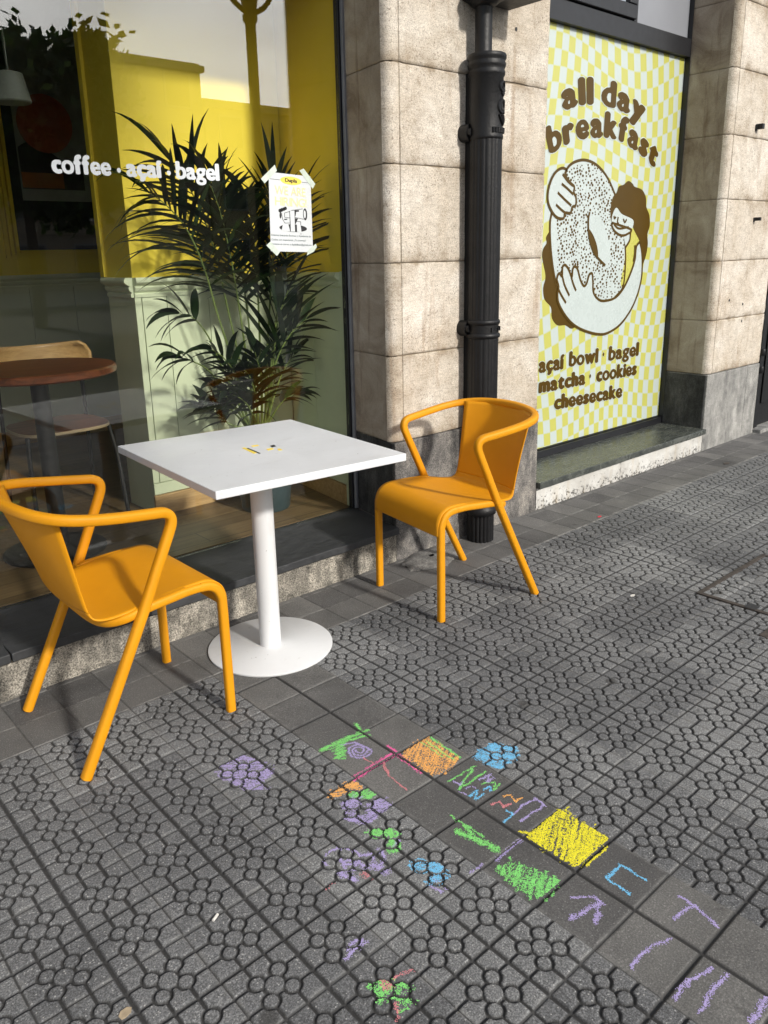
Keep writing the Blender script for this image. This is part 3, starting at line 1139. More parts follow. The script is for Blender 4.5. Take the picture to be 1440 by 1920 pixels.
# cement patch at the foot of the pillar
pc = [gp(*q) for q in ((752, 1060), (775, 1035), (820, 1022), (850, 1020), (862, 1040), (838, 1062), (800, 1068), (770, 1072))]
pm = MB()
cc = sum(pc) / len(pc)
rings = []
for t, h in ((1.0, 0.001), (0.92, 0.007), (0.7, 0.012), (0.4, 0.014), (0.1, 0.0145)):
    ring = []
    for i in range(48):
        s = i / 48 * len(pc)
        i0 = int(s) % len(pc)
        p = pc[i0] * (1 - (s % 1)) + pc[(i0 + 1) % len(pc)] * (s % 1)
        q = cc + (p - cc) * t * (1 + rng.normal(0, 0.03))
        ring.append((q[0], min(q[1], 1.522), h + rng.normal(0, 0.0006)))
    rings.append(ring + [ring[0]])
pm.grid(rings)
tag(obj('cement_patch', pm, 'patch', smooth=True), 'rough cement patch at the foot of the downpipe pillar, behind an orange chair', 'cement patch')

# ------------------------------------------------------------------ downpipe
dp = empty('downpipe', (1.645, 1.437, 0), 'black cast iron downpipe with fluted shaft and ornate collars on the stone pillar', 'downpipe')
PX_, PY_, PR = 1.651, 1.446, 0.0705


def flute(a, z):
    return 1.0 - 0.035 * (0.5 + 0.5 * math.cos(a * 18)) ** 3


def zr(z0, z1, n):
    return list(np.linspace(z0, z1, n))


sh = MB()
sh.lathe([(PR, z) for z in zr(0.19, 0.985, 6)], PX_, PY_, 144, flute)
sh.lathe([(PR, z) for z in zr(1.065, 1.83, 6)], PX_, PY_, 144, flute)
sh.box(PX_ - 0.040, PX_ + 0.04, PY_ + 0.045, F_Y - 0.001, 0.17, 2.10)
obj('shaft', sh, 'iron', dp, smooth=True, angle=60)
bs = MB().lathe([(PR * 0.93, z) for z in zr(0.0, 0.135, 3)], PX_, PY_, 120, lambda a, z: 1 - 0.08 * (0.5 + 0.5 * math.cos(a * 20)) ** 2)
bs.lathe([(PR * 0.95, 0.135), (PR * 1.06, 0.14), (PR * 1.08, 0.155), (PR * 1.06, 0.17), (PR * 0.97, 0.176), (PR * 0.96, 0.19)], PX_, PY_, 48)
obj('base', bs, 'iron', dp, smooth=True, angle=60)
cl = MB().lathe([(PR, 0.985), (PR * 1.10, 0.99), (PR * 1.12, 0.998), (PR * 1.08, 1.006), (PR * 1.0, 1.010), (PR * 1.0, 1.046), (PR * 1.07, 1.05),
                 (PR * 1.10, 1.058), (PR * 1.07, 1.066), (PR, 1.07)], PX_, PY_, 48)
for i, (dx, dz) in enumerate(((-0.3, 0), (0.0, 0.004), (0.22, -0.002), (0.38, 0.004))):
    cl.box(PX_ + dx * 0.08, PX_ + dx * 0.08 + 0.006, PY_ - PR * 1.03, PY_ - PR * 0.9, 1.016 + dz, 1.036 + dz)
obj('collar', cl, 'iron', dp, smooth=True, angle=50)
for zc in (1.03, 1.862):
    lug = MB()
    lug.disc(PX_ - 0.056, zc, 0.033, 0.036, PY_ + 0.035, F_Y - 0.001, 24)
    lug.disc(PX_ - 0.070, zc, 0.015, 0.016, PY_ + 0.020, PY_ + 0.0345, 12)
    obj('lug', lug, 'iron', dp, smooth=True)
hd = MB().lathe([(PR, 1.83), (PR * 1.04, 1.832), (PR * 1.06, 1.84), (PR * 1.03, 1.848), (PR * 1.02, 2.075), (PR * 1.10, 2.083), (PR * 1.12, 2.092), (PR * 1.07, 2.10),
                 (PR * 1.05, 2.105), (PR * 1.13, 2.115), (PR * 1.15, 2.124), (PR * 1.10, 2.134), (PR * 1.09, 2.138), (PR * 1.17, 2.146), (PR * 1.17, 2.158), (PR * 1.12, 2.164), (PR * 0.5, 2.165)], PX_, PY_, 48)
obj('ornate_head', hd, 'iron', dp, smooth=True, angle=50)


def on_pipe(ang, z, r):
    return (PX_ + math.sin(ang) * r, PY_ - math.cos(ang) * r, z)


orn = MB()
for s in (-1, 1):
    for base_z, sc in ((1.95, 1.0), (2.03, 0.75)):
        pts = []
        for t in np.linspace(0, 1, 16):
            a = t * 4.6
            rr = 0.032 * sc * (1 - 0.75 * t)
            pts.append(on_pipe(0.38 + s * (0.10 * sc + rr * math.sin(a) / PR), base_z + rr * math.cos(a), PR * 1.04))
        orn.tube(pts, 0.0065, n=6)
    for k in range(5):
        t = (k - 2) * 0.16
        orn.tube([on_pipe(0.38, 1.885, PR * 1.03), on_pipe(0.38 + t * 0.8, 1.905, PR * 1.06), on_pipe(0.38 + t * 1.3, 1.925, PR * 1.03)], 0.006, n=6)
for k in range(9):
    t = (k - 4) * 0.2
    orn.tube([on_pipe(0.4 + t, 1.855, PR * 1.03), on_pipe(0.4 + t * 1.0, 1.875, PR * 1.045)], 0.007, n=6)
for k in range(7):
    a = R(-70 + 140 * k / 6)
    orn.tube([on_pipe(0.38, 2.0, PR * 1.03), on_pipe(0.38 + 0.22 * math.sin(a), 2.0 + 0.034 * math.cos(a), PR * 1.05)], 0.0055, n=6)
obj('ornament', orn, 'iron', dp, smooth=True)
sp_ = MB().lathe([(0.042, 2.16), (0.036, 2.18), (0.036, 2.42)], PX_, PY_ + 0.02, 24)
obj('upper_pipe', sp_, 'iron', dp, smooth=True)
hb = wp(953, 22, F_Y)
hop = MB()
hx0, hx1, hz = 1.575, hb[0], hb[2]
hop.box(hx0, hx1, F_Y - 0.22, F_Y - 0.001, hz, hz + 0.35)
hop.lathe([(0.045, hz - 0.035), (0.07, hz - 0.012), (0.10, hz - 0.001)], PX_, PY_ + 0.02, 24)
obj('hopper', hop, 'iron', dp, bevel=0.012)

# ------------------------------------------------------------------ left shop window
W_Y = 1.872
sw = empty('shop_window', (-0.5, W_Y, 0.17), 'large clear shop window in front of the yellow cafe wall, with white lettering', 'shop window')
fr = MB()
fr.box(1.186, 1.2145, 1.864, 1.892, 0.17, 2.56)
fr.box(-0.86, -0.81, 1.84, 1.93, 0.17, 2.56)
fr.box(-0.805, 1.183, 1.84, 1.93, 2.51, 2.56)
obj('frame', fr, 'frame', sw, bevel=0.003)
obj('bead', MB().box(1.1955, 1.2105, 1.846, 1.8625, 0.172, 2.555), 'frame_grey', sw, bevel=0.003)
obj('transom', MB().box(-0.86, 1.158, 1.75, 2.0, 2.563, 3.25), 'frame', sw)
obj('pane', MB().box(-0.808, 1.185, W_Y, W_Y + 0.006, 0.1695, 2.508), 'glass', sw)
lt = MB()
LO = (0.078, 0.048, 0.034)
c0, c1 = wp(97, 317, W_Y), wp(411, 331, W_Y)
ang = (c1[2] - c0[2]) / (c1[0] - c0[0])
segs = (('coffee', 97, 209), ('·', 219, 227), ('açaí', 236, 304), ('·', 312, 320), ('bagel', 329, 411))
xh = 0.083
for s, a, b in segs:
    xa, xb = wp(a, 318, W_Y)[0], wp(b, 326, W_Y)[0]
    za = 1.6615
    lt = MB()
    text_line(lt, s, xa, za + (-0.012 if s == '·' else 0), xb - xa, xh if s != '·' else xh * 1.0, W_Y - 0.0012, LO, -0.012)
    obj('lettering', lt, 'vinylwhite', sw)

# ------------------------------------------------------------------ cafe interior
tag(obj('floor', MB().box(-3.2, 2.6, 1.905, 4.75, 0.10, 0.1685), 'oakfloor'), kind='structure')
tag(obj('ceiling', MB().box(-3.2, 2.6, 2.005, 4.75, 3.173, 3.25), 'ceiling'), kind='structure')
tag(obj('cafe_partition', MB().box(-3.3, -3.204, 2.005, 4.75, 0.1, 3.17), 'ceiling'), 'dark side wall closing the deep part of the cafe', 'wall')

BY, BX0, BX1 = 2.47, 0.445, 1.292
RZ0, RZ1 = 1.205, 1.292


def rail_profile(k=1.0):
    return [(0.0, RZ0), (0.012, RZ0), (0.014, RZ0 + 0.014), (0.007, RZ0 + 0.020), (0.018, RZ0 + 0.030), (0.022, RZ0 + 0.042), (0.016, RZ0 + 0.050),
            (0.030, RZ0 + 0.058), (0.040, RZ0 + 0.066), (0.040, RZ0 + 0.076), (0.034, RZ1), (0.0, RZ1)]


def rail(mb, a, b, n):
    """moulding from plan point a to b, projecting along n"""
    P = rail_profile()
    vs = [(p[0] + n[0] * d, p[1] + n[1] * d, z) for p in (a, b) for d, z in P]
    k = len(P)
    fs = [(i, (i + 1) % k, k + (i + 1) % k, k + i) for i in range(k)]
    fs += [tuple(range(k))[::-1], tuple(range(k, 2 * k))]
    mb.add(vs, fs)


cw = empty('cafe_wall', (0.87, BY, 0.17), 'sunlit cafe wall, yellow above pale green panelling, behind the potted palm', 'wall')
up = MB().box(BX0, BX1 - 0.002, BY, 2.76, RZ1 - 0.02, 3.17)
up.prism([(1.2115, 1.8945), (1.44, 1.8945), (1.44, 2.76), (BX1 + 0.0, 2.76), (BX1 + 0.0, 2.468)], RZ1 - 0.02, 3.17)
obj('upper_wall', up, 'yellow', cw)
wn = MB().box(BX0 + 0.004, BX1 - 0.006, BY + 0.004, 2.756, 0.17, RZ0 + 0.02)
wn.prism([(1.2145, 1.898), (1.44, 1.898), (1.44, 2.756), (BX1 + 0.003, 2.756), (BX1 + 0.003, 2.472)], 0.17, RZ0 + 0.02)
# boards with fine joints
for a, b in ((0.445, 0.476), (0.480, 0.600), (0.603, 0.820), (0.823, 1.040), (1.043, 1.284)):
    wn.box(a, b, BY - 0.006, BY + 0.002, 0.33, RZ0 + 0.001)
wn.box(0.4455, 1.284, BY - 0.008, BY + 0.002, 0.272, 0.327)
SN = (-0.990, 0.139)


def side(y, d=0.0):
    return (1.2115 + (y - 1.8945) * (BX1 - 1.2115) / (2.468 - 1.8945) + SN[0] * d, y + SN[1] * d)


for a, b in ((1.93, 2.20), (2.203, BY - 0.012)):
    wn.prism([side(a, 0.007), side(a, -0.004), side(b, -0.004), side(b, 0.007)][::-1], 0.272, RZ0 + 0.001)
obj('wainscot', wn, 'green', cw, bevel=0.0015)
rl = MB()
rail(rl, (BX0 - 0.0, BY), (BX1, BY), (0, -1))
rail(rl, side(1.925), side(BY - 0.045), SN)
rail(rl, (BX0, BY), (BX0, 2.73), (-1, 0))
obj('dado_rail', rl, 'green', cw)
sk = MB().box(BX0 - 0.003, BX1 - 0.016, BY - 0.014, BY + 0.003, 0.169, 0.268)
sk.prism([side(1.93, 0.014), side(1.93, -0.002), side(BY - 0.016, -0.002), side(BY - 0.016, 0.014)][::-1], 0.169, 0.268)
obj('skirting', sk, 'oak', cw, bevel=0.002)
ep = MB().prism([side(1.896, 0.016), side(1.896, -0.001), side(1.924, -0.001), side(1.924, 0.016)][::-1], 0.171, RZ1 + 0.004)
obj('end_trim', ep, 'green', cw, bevel=0.003)
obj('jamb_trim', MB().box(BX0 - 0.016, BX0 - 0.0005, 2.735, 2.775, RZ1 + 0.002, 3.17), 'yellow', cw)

RW_Y = 4.60
rw = empty('recess_wall', (-0.5, RW_Y, 0.17), 'shaded yellow and green cafe wall at the back, behind the round wooden table', 'wall')
obj('upper_wall', MB().box(-3.2, 2.6, RW_Y, RW_Y + 0.15, RZ1 - 0.02, 3.17), 'yellow', rw)
wn = MB()
for a in np.arange(-3.2, 2.6, 0.30):
    wn.box(a, min(a + 0.296, 2.6), RW_Y - 0.006, RW_Y + 0.05, 0.27, RZ0 + 0.02)
obj('wainscot', wn, 'green', rw, bevel=0.0015)
rl = MB()
rail(rl, (-3.2, RW_Y), (2.6, RW_Y), (0, -1))
obj('dado_rail', rl, 'green', rw)
obj('skirting', MB().box(-3.2, 2.6, RW_Y - 0.014, RW_Y + 0.05, 0.169, 0.268), 'oak', rw)
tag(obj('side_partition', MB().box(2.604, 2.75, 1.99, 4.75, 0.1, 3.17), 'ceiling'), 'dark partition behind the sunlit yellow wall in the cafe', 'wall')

# picture in its yellow box frame on the shaded wall
PY3 = RW_Y - 0.018
pf = empty('framed_picture', (0.9, PY3, 1.4), 'dark framed picture with a red sun over waves in a yellow box frame', 'picture')


def q3(px, py, y=PY3):
    p = wp(px, py, y)
    return (p[0], p[2])


A = q3(150, 514)
fx1 = A[0]
fx0 = q3(4, 514)[0]
TP = 3.16
obj('box_frame', MB().box(fx0 - 0.03, fx1, PY3 - 0.004, PY3 + 0.017, A[1], TP), 'yellow', pf)
tr = MB()
lx = q3(36, 470)[0]
for k in range(3):
    tr.box(lx - 0.030 * (k + 1), lx - 0.030 * (k + 1) + 0.022, PY3 - 0.040 + 0.008 * k, PY3 - 0.005, 1.43 - 0.014 * k, TP)
    tr.box(lx - 0.030 * k, q3(184, 461)[0] + 0.01, PY3 - 0.034 + 0.008 * k, PY3 - 0.005, 1.447 - 0.014 * (k + 1), 1.447 - 0.014 * k - 0.004)
obj('moulding', tr, 'yellow', pf)
bx1 = q3(184, 461)[0]
obj('black_frame', MB().box(lx + 0.004, bx1, PY3 - 0.014, PY3 - 0.0045, 1.449, TP), 'ink', pf)
ax0, ax1 = q3(42, 376)[0], q3(172, 376)[0]
az0 = q3(42, 376)[1]
obj('mount', MB().box(ax0, ax1, PY3 - 0.019, PY3 - 0.0145, az0, TP), 'postergrey', pf)
ix0, ix1, iz0 = ax0 + 0.008, ax1 - 0.046, az0 + 0.072
art = MB()
sc_ = q3(70, 232)
art.disc(sc_[0] + 0.04, sc_[1], 0.178, 0.178, PY3 - 0.0225, PY3 - 0.0195, 40)
obj('red_sun', art, 'posterred', pf)
wv = MB()
wx = np.linspace(ix0, ix1, 40)
topz = [iz0 + 0.225 + 0.065 * math.sin((x - ix0) * 13 + 0.4) * (1 - 0.3 * (x - ix0) / (ix1 - ix0)) for x in wx]
wv.plate([(x, z) for x, z in zip(wx, topz)] + [(ix1, iz0), (ix0, iz0)], PY3 - 0.0222, PY3 - 0.0195)
obj('waves', wv, 'posterdark', pf)
obj('shore', MB().box(ix0, ix0 + 0.27, PY3 - 0.025, PY3 - 0.0224, iz0 + 0.007, iz0 + 0.10), 'posterorange', pf)

# hanging lampshade, upper left
lc = wp(28, 165, 2.75)
ls = MB().lathe([(0.075, lc[2] - 0.06), (0.080, lc[2] - 0.055), (0.055, lc[2] + 0.055), (0.020, lc[2] + 0.065)], lc[0] - 0.02, 2.75, 28)
ls.lathe([(0.004, lc[2] + 0.06), (0.004, 3.0)], lc[0] - 0.02, 2.75, 6)
tag(obj('pendant_lamp', ls, 'lampshade', smooth=True), 'small pale pendant lampshade hanging in front of the framed picture', 'lamp')

# round table inside
it = empty('cafe_table', (-0.06, 2.36, 0.17), 'round dark wooden table on a black column inside the window', 'table')
obj('tabletop', MB().lathe([(0.29, 0.920), (0.305, 0.923), (0.312, 0.929), (0.312, 0.950), (0.305, 0.956), (0.0, 0.9565)], -0.06, 2.36, 64), 'tablewood', it, smooth=True, angle=30)
obj('column', MB().lathe([(0.036, 0.18), (0.036, 0.918)], -0.06, 2.36, 24), 'blackmetal', it, smooth=True)
obj('base', MB().lathe([(0.21, 0.17), (0.21, 0.178), (0.20, 0.182), (0.04, 0.19)], -0.09, 2.34, 48), 'blackmetal', it, smooth=True)
# wooden chair inside
ic = empty('cafe_chair', (0.14, 2.78, 0.17), 'wooden chair with a curved oak back behind the round inside table', 'chair')
bk = []
for z, k in ((0.865, 0), (0.90, 0), (0.945, 0), (0.975, 0.02), (0.99, 0.05)):
    row = []
    for t in np.linspace(-1, 1, 28):
        w = 0.235 - k
        row.append((0.13 + w * math.sin(t * 1.25) / math.sin(1.25), 2.93 - 0.09 * (1 - math.cos(t * 1.25)) / (1 - math.cos(1.25)) - (z - 0.87) * -0.15, z))
    bk.append(row)
b_ = MB().grid(bk)
bo = obj('backrest', b_, 'plywood', ic, smooth=True)
md = bo.modifiers.new('thick', 'SOLIDIFY')
md.thickness = 0.012
seat = [(0.14 + 0.215 * math.copysign(abs(math.cos(a)) ** 0.6, math.cos(a)), 2.78 + 0.20 * math.copysign(abs(math.sin(a)) ** 0.6, math.sin(a))) for a in np.linspace(0, 2 * math.pi, 40, endpoint=False)]
obj('seat', MB().prism(seat, 0.612, 0.626), 'plyedge', ic, bevel=0.002)
obj('seat_shade', MB().prism([(0.14 + (x - 0.14) * 0.985, 2.78 + (y - 2.78) * 0.985) for x, y in seat], 0.6262, 0.6282), 'tablewood', ic)  # thin dark sheet puts the shade on the seat top into colour
for sx, sy in ((-1, -1), (1, -1), (-1, 1), (1, 1)):
    topz = 0.611 if sy < 0 else 0.93
    l_ = MB().tube(spline([(0.14 + sx * 0.215, 2.78 + sy * 0.20, 0.17), (0.14 + sx * 0.205, 2.78 + sy * 0.17, 0.45), (0.14 + sx * (0.19 if sy < 0 else 0.2), 2.78 + sy * (0.14 if sy < 0 else 0.15), topz)], 5), 0.010, n=8)
    obj('leg', l_, 'blackmetal', ic, smooth=True)

# ------------------------------------------------------------------ potted palm
PCX, PCY = 0.905, 2.20
palm = empty('potted_palm', (PCX, PCY, 0.17), 'tall dark green palm with feathery fronds in a teal pot by the yellow wall', 'palm plant')
obj('pot', MB().lathe([(0.115, 0.17), (0.118, 0.175), (0.148, 0.44), (0.155, 0.445), (0.155, 0.465), (0.143, 0.465), (0.135, 0.43), (0.0, 0.43)], PCX, PCY, 48), 'pot', palm, smooth=True)
obj('soil', MB().lathe([(0.138, 0.430), (0.12, 0.437), (0.0, 0.441)], PCX, PCY, 32), 'soil', palm, smooth=True)


def leaflet(mb, p, d, side, L, w, droop):
    """blade from p heading d, folded along its midrib, drooping"""
    d = d / np.linalg.norm(d)
    n = 7
    pts = []
    pos = np.array(p, float)
    dd = d.copy()
    for i in range(n + 1):
        pts.append(pos.copy())
        dd = dd + np.array([0, 0, -droop / n * (0.4 + 1.6 * i / n)])
        dd /= np.linalg.norm(dd)
        pos = pos + dd * (L / n)
    wd = np.cross(d, np.array([0, 0, 1.0]))
    if np.linalg.norm(wd) < 1e-4:
        wd = np.array([1.0, 0, 0])
    wd /= np.linalg.norm(wd)
    tw = side * 0.5
    nn = np.cross(wd, d)
    wd = wd * math.cos(tw) + nn * math.sin(tw)
    prof = [0.35, 0.85, 1.0, 1.0, 0.88, 0.66, 0.36, 0.02]
    rows = []
    for q, k in zip(pts, prof):
        fold = np.array([0, 0, -0.25 * w * k])
        rows.append([q - wd * w * k + fold * -1, q, q + wd * w * k + fold * -1])
    mb.grid(rows)


def frond(keys, start, nl, L, w, seed, droop=1.0, spread=0.9, flat=0.5):
    L, w = L * 1.14, w * 1.3
    nl = max(3, int(round(nl * 1.05)))
    start = min(0.9, start + 0.05)
    rg = np.random.default_rng(seed)
    P = []
    for px, py, y in keys:
        P.append(wp(px, py, y))
    path = spline(P, 8)
    st, lf = MB(), MB()
    m = len(path)
    st.tube(path, 0.0062, n=7, taper=[1 - 0.75 * (i / (m - 1)) for i in range(m)])
    cum = np.concatenate([[0], np.cumsum([np.linalg.norm(path[i + 1] - path[i]) for i in range(m - 1)])])
    tot = cum[-1]

    def at(s):
        i = min(np.searchsorted(cum, s, 'right') - 1, m - 2)
        t = (s - cum[i]) / (cum[i + 1] - cum[i])
        return path[i] * (1 - t) + path[i + 1] * t, (path[i + 1] - path[i]) / np.linalg.norm(path[i + 1] - path[i])
    view = np.array([-0.55, -0.8, 0.0])
    for k in range(nl):
        for side in (-1, 1):
            f = (k + (0.25 if side > 0 else 0)) / nl
            s = tot * (start + (1 - start) * min(f, 0.995))
            p, t = at(s)
            lat = np.cross(t, view)
            lat /= np.linalg.norm(lat)
            ln = L * (0.62 + 0.55 * math.sin(math.pi * min(1, f * 0.85 + 0.18))) * rg.uniform(0.82, 1.12)
            open_ = spread * (1 - 0.55 * f) * rg.uniform(0.8, 1.2)
            dv = t * math.cos(open_) + lat * side * math.sin(open_) + view * rg.normal(0.0, flat) * 0.5 + rg.normal(0, 0.06, 3)
            leaflet(lf, p, dv, side, ln, w * rg.uniform(0.8, 1.15), droop * rg.uniform(0.6, 1.3))
    # terminal leaflets
    p, t = path[-1], (path[-1] - path[-2])
    for k in range(2):
        leaflet(lf, p, t / np.linalg.norm(t) + rg.normal(0, 0.15, 3), 1 if k else -1, L * 0.9, w, droop)
    o = obj('frond', lf, 'palm', palm, smooth=True, angle=80)
    obj('stalk', st, 'stem', o, smooth=True)


Y0 = 2.20
frond([(468, 800, Y0), (440, 690, 2.2), (408, 590, 2.19), (382, 500, 2.16), (350, 430, 2.13), (312, 385, 2.10), (280, 362, 2.08)], 0.52, 15, 0.30, 0.0088, 11, 1.1, 1.0)
frond([(474, 800, Y0), (450, 680, 2.22), (425, 570, 2.22), (405, 480, 2.20), (378, 400, 2.17), (345, 335, 2.14), (318, 300, 2.11)], 0.50, 15, 0.28, 0.0098, 12, 0.7, 0.85)
frond([(480, 800, Y0), (462, 670, 2.18), (446, 560, 2.16), (430, 470, 2.12), (412, 395, 2.08), (396, 350, 2.05)], 0.50, 14, 0.27, 0.0115, 13, 1.0, 0.8)
frond([(486, 800, Y0), (474, 680, 2.25), (462, 570, 2.26), (448, 480, 2.26), (432, 410, 2.25), (420, 370, 2.24)], 0.5, 13, 0.25, 0.0115, 14, 1.0, 0.9)
frond([(492, 800, Y0), (488, 670, 2.2), (484, 560, 2.17), (478, 470, 2.14), (470, 410, 2.11), (462, 375, 2.09)], 0.50, 13, 0.25, 0.0115, 15, 1.1, 0.85)
frond([(497, 800, Y0), (500, 680, 2.15), (506, 570, 2.12), (512, 480, 2.10), (516, 410, 2.09), (514, 350, 2.08)], 0.50, 14, 0.26, 0.0095, 16, 0.6, 0.75)
frond([(502, 795, Y0), (508, 690, 2.19), (518, 600, 2.17), (530, 520, 2.15), (545, 450, 2.13), (558, 390, 2.11)], 0.50, 13, 0.25, 0.0095, 17, 0.7, 0.95)
frond([(504, 790, Y0), (510, 710, 2.13), (516, 640, 2.09), (524, 590, 2.06), (540, 545, 2.03)], 0.45, 8, 0.24, 0.013, 18, 0.3, 0.7)
frond([(466, 800, Y0), (440, 740, 2.17), (412, 680, 2.12), (390, 630, 2.07), (362, 596, 2.03), (335, 588, 2.00)], 0.80, 3, 0.18, 0.014, 19, 1.0, 0.5)
frond([(464, 800, Y0), (440, 760, 2.18), (412, 720, 2.14), (388, 692, 2.10), (362, 678, 2.07), (340, 672, 2.05)], 0.82, 3, 0.16, 0.015, 20, 1.1, 0.5)
frond([(476, 800, Y0), (462, 750, 2.16), (444, 705, 2.12), (418, 670, 2.08), (396, 655, 2.06)], 0.35, 7, 0.15, 0.012, 31, 0.9, 0.9)
frond([(490, 800, Y0), (492, 745, 2.13), (488, 700, 2.08), (478, 660, 2.05)], 0.3, 7, 0.15, 0.013, 32, 0.8, 0.9)
frond([(470, 802, Y0), (448, 775, 2.14), (425, 745, 2.10), (405, 728, 2.07)], 0.35, 6, 0.14, 0.014, 33, 1.0, 0.9)
frond([(478, 802, Y0), (470, 770, 2.10), (455, 750, 2.05), (436, 740, 2.02)], 0.3, 6, 0.13, 0.015, 34, 1.0, 1.0)
frond([(494, 800, Y0), (508, 750, 2.24), (516, 705, 2.26), (520, 670, 2.27)], 0.35, 6, 0.15, 0.012, 35, 0.8, 0.9)
frond([(462, 800, Y0), (445, 780, 2.2), (425, 762, 2.18), (405, 752, 2.16)], 0.45, 4, 0.13, 0.014, 21, 0.9, 0.8)
frond([(500, 800, Y0), (520, 765, 2.16), (540, 745, 2.13), (558, 738, 2.11)], 0.55, 4, 0.12, 0.013, 22, 0.9, 0.5)
frond([(500, 795, Y0), (518, 730, 2.22), (534, 690, 2.24), (552, 665, 2.25)], 0.5, 5, 0.16, 0.011, 23, 0.7, 0.8)
frond([(496, 790, Y0), (505, 720, 2.1), (525, 660, 2.05), (550, 620, 2.02), (575, 598, 2.0)], 0.55, 6, 0.17, 0.012, 24, 0.5, 0.8)
frond([(470, 800, Y0), (455, 760, 2.25), (440, 720, 2.3), (425, 690, 2.33)], 0.3, 7, 0.16, 0.014, 25, 0.7, 0.9)
frond([(484, 800, Y0), (480, 750, 2.12), (470, 710, 2.08), (455, 690, 2.05)], 0.3, 7, 0.15, 0.014, 26, 0.9, 1.0)
frond([(458, 803, Y0), (430, 795, 2.22), (405, 775, 2.25), (385, 765, 2.28)], 0.4, 5, 0.13, 0.016, 27, 0.7, 0.8)

# ------------------------------------------------------------------ hiring notice taped to the glass
HY = W_Y - 0.004
hp = empty('hiring_notice', (0.91, HY, 1.39), 'white hiring notice with a telescope drawing taped to the shop window', 'notice')


def hq(px, py):
    p = wp(px, py, HY)
    return np.array([p[0], p[2]])


c_tl, c_tr, c_br, c_bl = hq(503.5, 322), hq(582, 331), hq(587, 473), hq(508, 471)


def hpt(u, v):
    """u 0..1 across, v 0..1 down the sheet"""
    return (c_tl * (1 - u) + c_tr * u) * (1 - v) + (c_bl * (1 - u) + c_br * u) * v


pp = MB().plate([tuple(hpt(0, 0)), tuple(hpt(1, 0)), tuple(hpt(1, 1)), tuple(hpt(0, 1))], HY, HY + 0.001)
obj('sheet', pp, 'paper', hp)
tp = [((489, 335), (515, 309), (519, 320), (496, 344)), ((561, 320), (569, 316), (591, 345), (586, 354)),
      ((499, 460), (507, 453), (525, 472), (519, 480)), ((594, 463), (592, 457), (577, 470), (575, 479), (588, 472))]
for t in tp:
    obj('tape', MB().plate([tuple(hq(*q)) for q in t], HY - 0.0012, HY - 0.0002), 'tape', hp)


def hflat(mb, pts, d=0.0006):
    mb.plate([tuple(hpt(*p)) for p in pts], HY - d, HY - d + 0.0004)


def hell(mb, u, v, ru, rv, d=0.0006, n=24, a0=0, a1=2 * math.pi):
    hflat(mb, [(u + ru * math.cos(a0 + (a1 - a0) * i / n), v + rv * math.sin(a0 + (a1 - a0) * i / n)) for i in range(n)], d)


def hline(mb, pts, w, d=0.0008):
    for (a, b) in zip(pts[:-1], pts[1:]):
        dx, dy = (b[0] - a[0]), (b[1] - a[1]) * 1.8
        L = math.hypot(dx, dy) or 1
        nx_, ny_ = -dy / L * w, dx / L * w / 1.8
        hflat(mb, [(a[0] + nx_, a[1] + ny_), (b[0] + nx_, b[1] + ny_), (b[0] - nx_, b[1] - ny_), (a[0] - nx_, a[1] - ny_)], d)


def htext(mb, s, u0, u1, v, size, offset, gap=0.03, d=0.0010):
    b0 = hpt(u0, v)
    ux = (hpt(1, v) - hpt(0, v))
    uy = (hpt(0.5, 0) - hpt(0.5, 1))
    H = np.linalg.norm(uy)
    text_line(mb, s, 0, 0, (u1 - u0), size, HY - d, offset, gap,
              xf=lambda X, Z: tuple(b0 + ux * X + uy * Z))


oval = MB()
hell(oval, 0.52, 0.082, 0.255, 0.052)
obj('yellow_oval', oval, 'inkyellow', hp)
ln = MB()
hline(ln, [(0.02, 0.085), (0.26, 0.085)], 0.004)
obj('rule', ln, 'ink', hp)
ln = MB()
hline(ln, [(0.78, 0.085), (0.99, 0.085)], 0.004)
obj('rule', ln, 'ink', hp)
ln = MB()
htext(ln, 'Dupla', 0.375, 0.665, 0.100, 0.062, (0.06, 0.04, 0.03), 0.02)
obj('logo', ln, 'ink', hp)
yt = MB()
htext(yt, 'WE ARE', 0.13, 0.86, 0.268, 0.158, (0.0, 0.0, 0.0), 0.05, 0.0010)
htext(yt, 'HIRING!', 0.13, 0.88, 0.408, 0.158, (0.0, 0.0, 0.0), 0.05, 0.0010)
obj('yellow_headline', yt, 'inkpale', hp)
il = MB()
hell(il, 0.54, 0.690, 0.33, 0.050)
for u, v, r in ((0.24, 0.475, 0.040), (0.28, 0.462, 0.038), (0.325, 0.452, 0.036), (0.365, 0.440, 0.036)):
    hell(il, u, v, r, r * 0.62)
hell(il, 0.245, 0.535, 0.022, 0.040)
hell(il, 0.835, 0.500, 0.050, 0.078)
hflat(il, [(0.33, 0.575), (0.40, 0.57), (0.40, 0.585), (0.33, 0.592)])
hflat(il, [(0.59, 0.455), (0.69, 0.450), (0.69, 0.47), (0.62, 0.475), (0.60, 0.53), (0.59, 0.53)])
hflat(il, [(0.585, 0.56), (0.66, 0.56), (0.60, 0.63), (0.585, 0.63)])
for pts in ([(0.34, 0.50), (0.60, 0.45), (0.78, 0.43)], [(0.34, 0.50), (0.34, 0.555), (0.44, 0.56), (0.60, 0.55), (0.80, 0.565)],
            [(0.46, 0.47), (0.47, 0.68)], [(0.585, 0.45), (0.585, 0.70)], [(0.27, 0.50), (0.29, 0.58), (0.34, 0.63), (0.46, 0.625)],
            [(0.62, 0.60), (0.72, 0.60), (0.72, 0.68)], [(0.50, 0.455), (0.505, 0.50)], [(0.53, 0.452), (0.535, 0.50)], [(0.56, 0.449), (0.56, 0.50)]):
    hline(il, pts, 0.0055, 0.0007)
obj('telescope_drawing', il, 'ink', hp)
wh = MB()
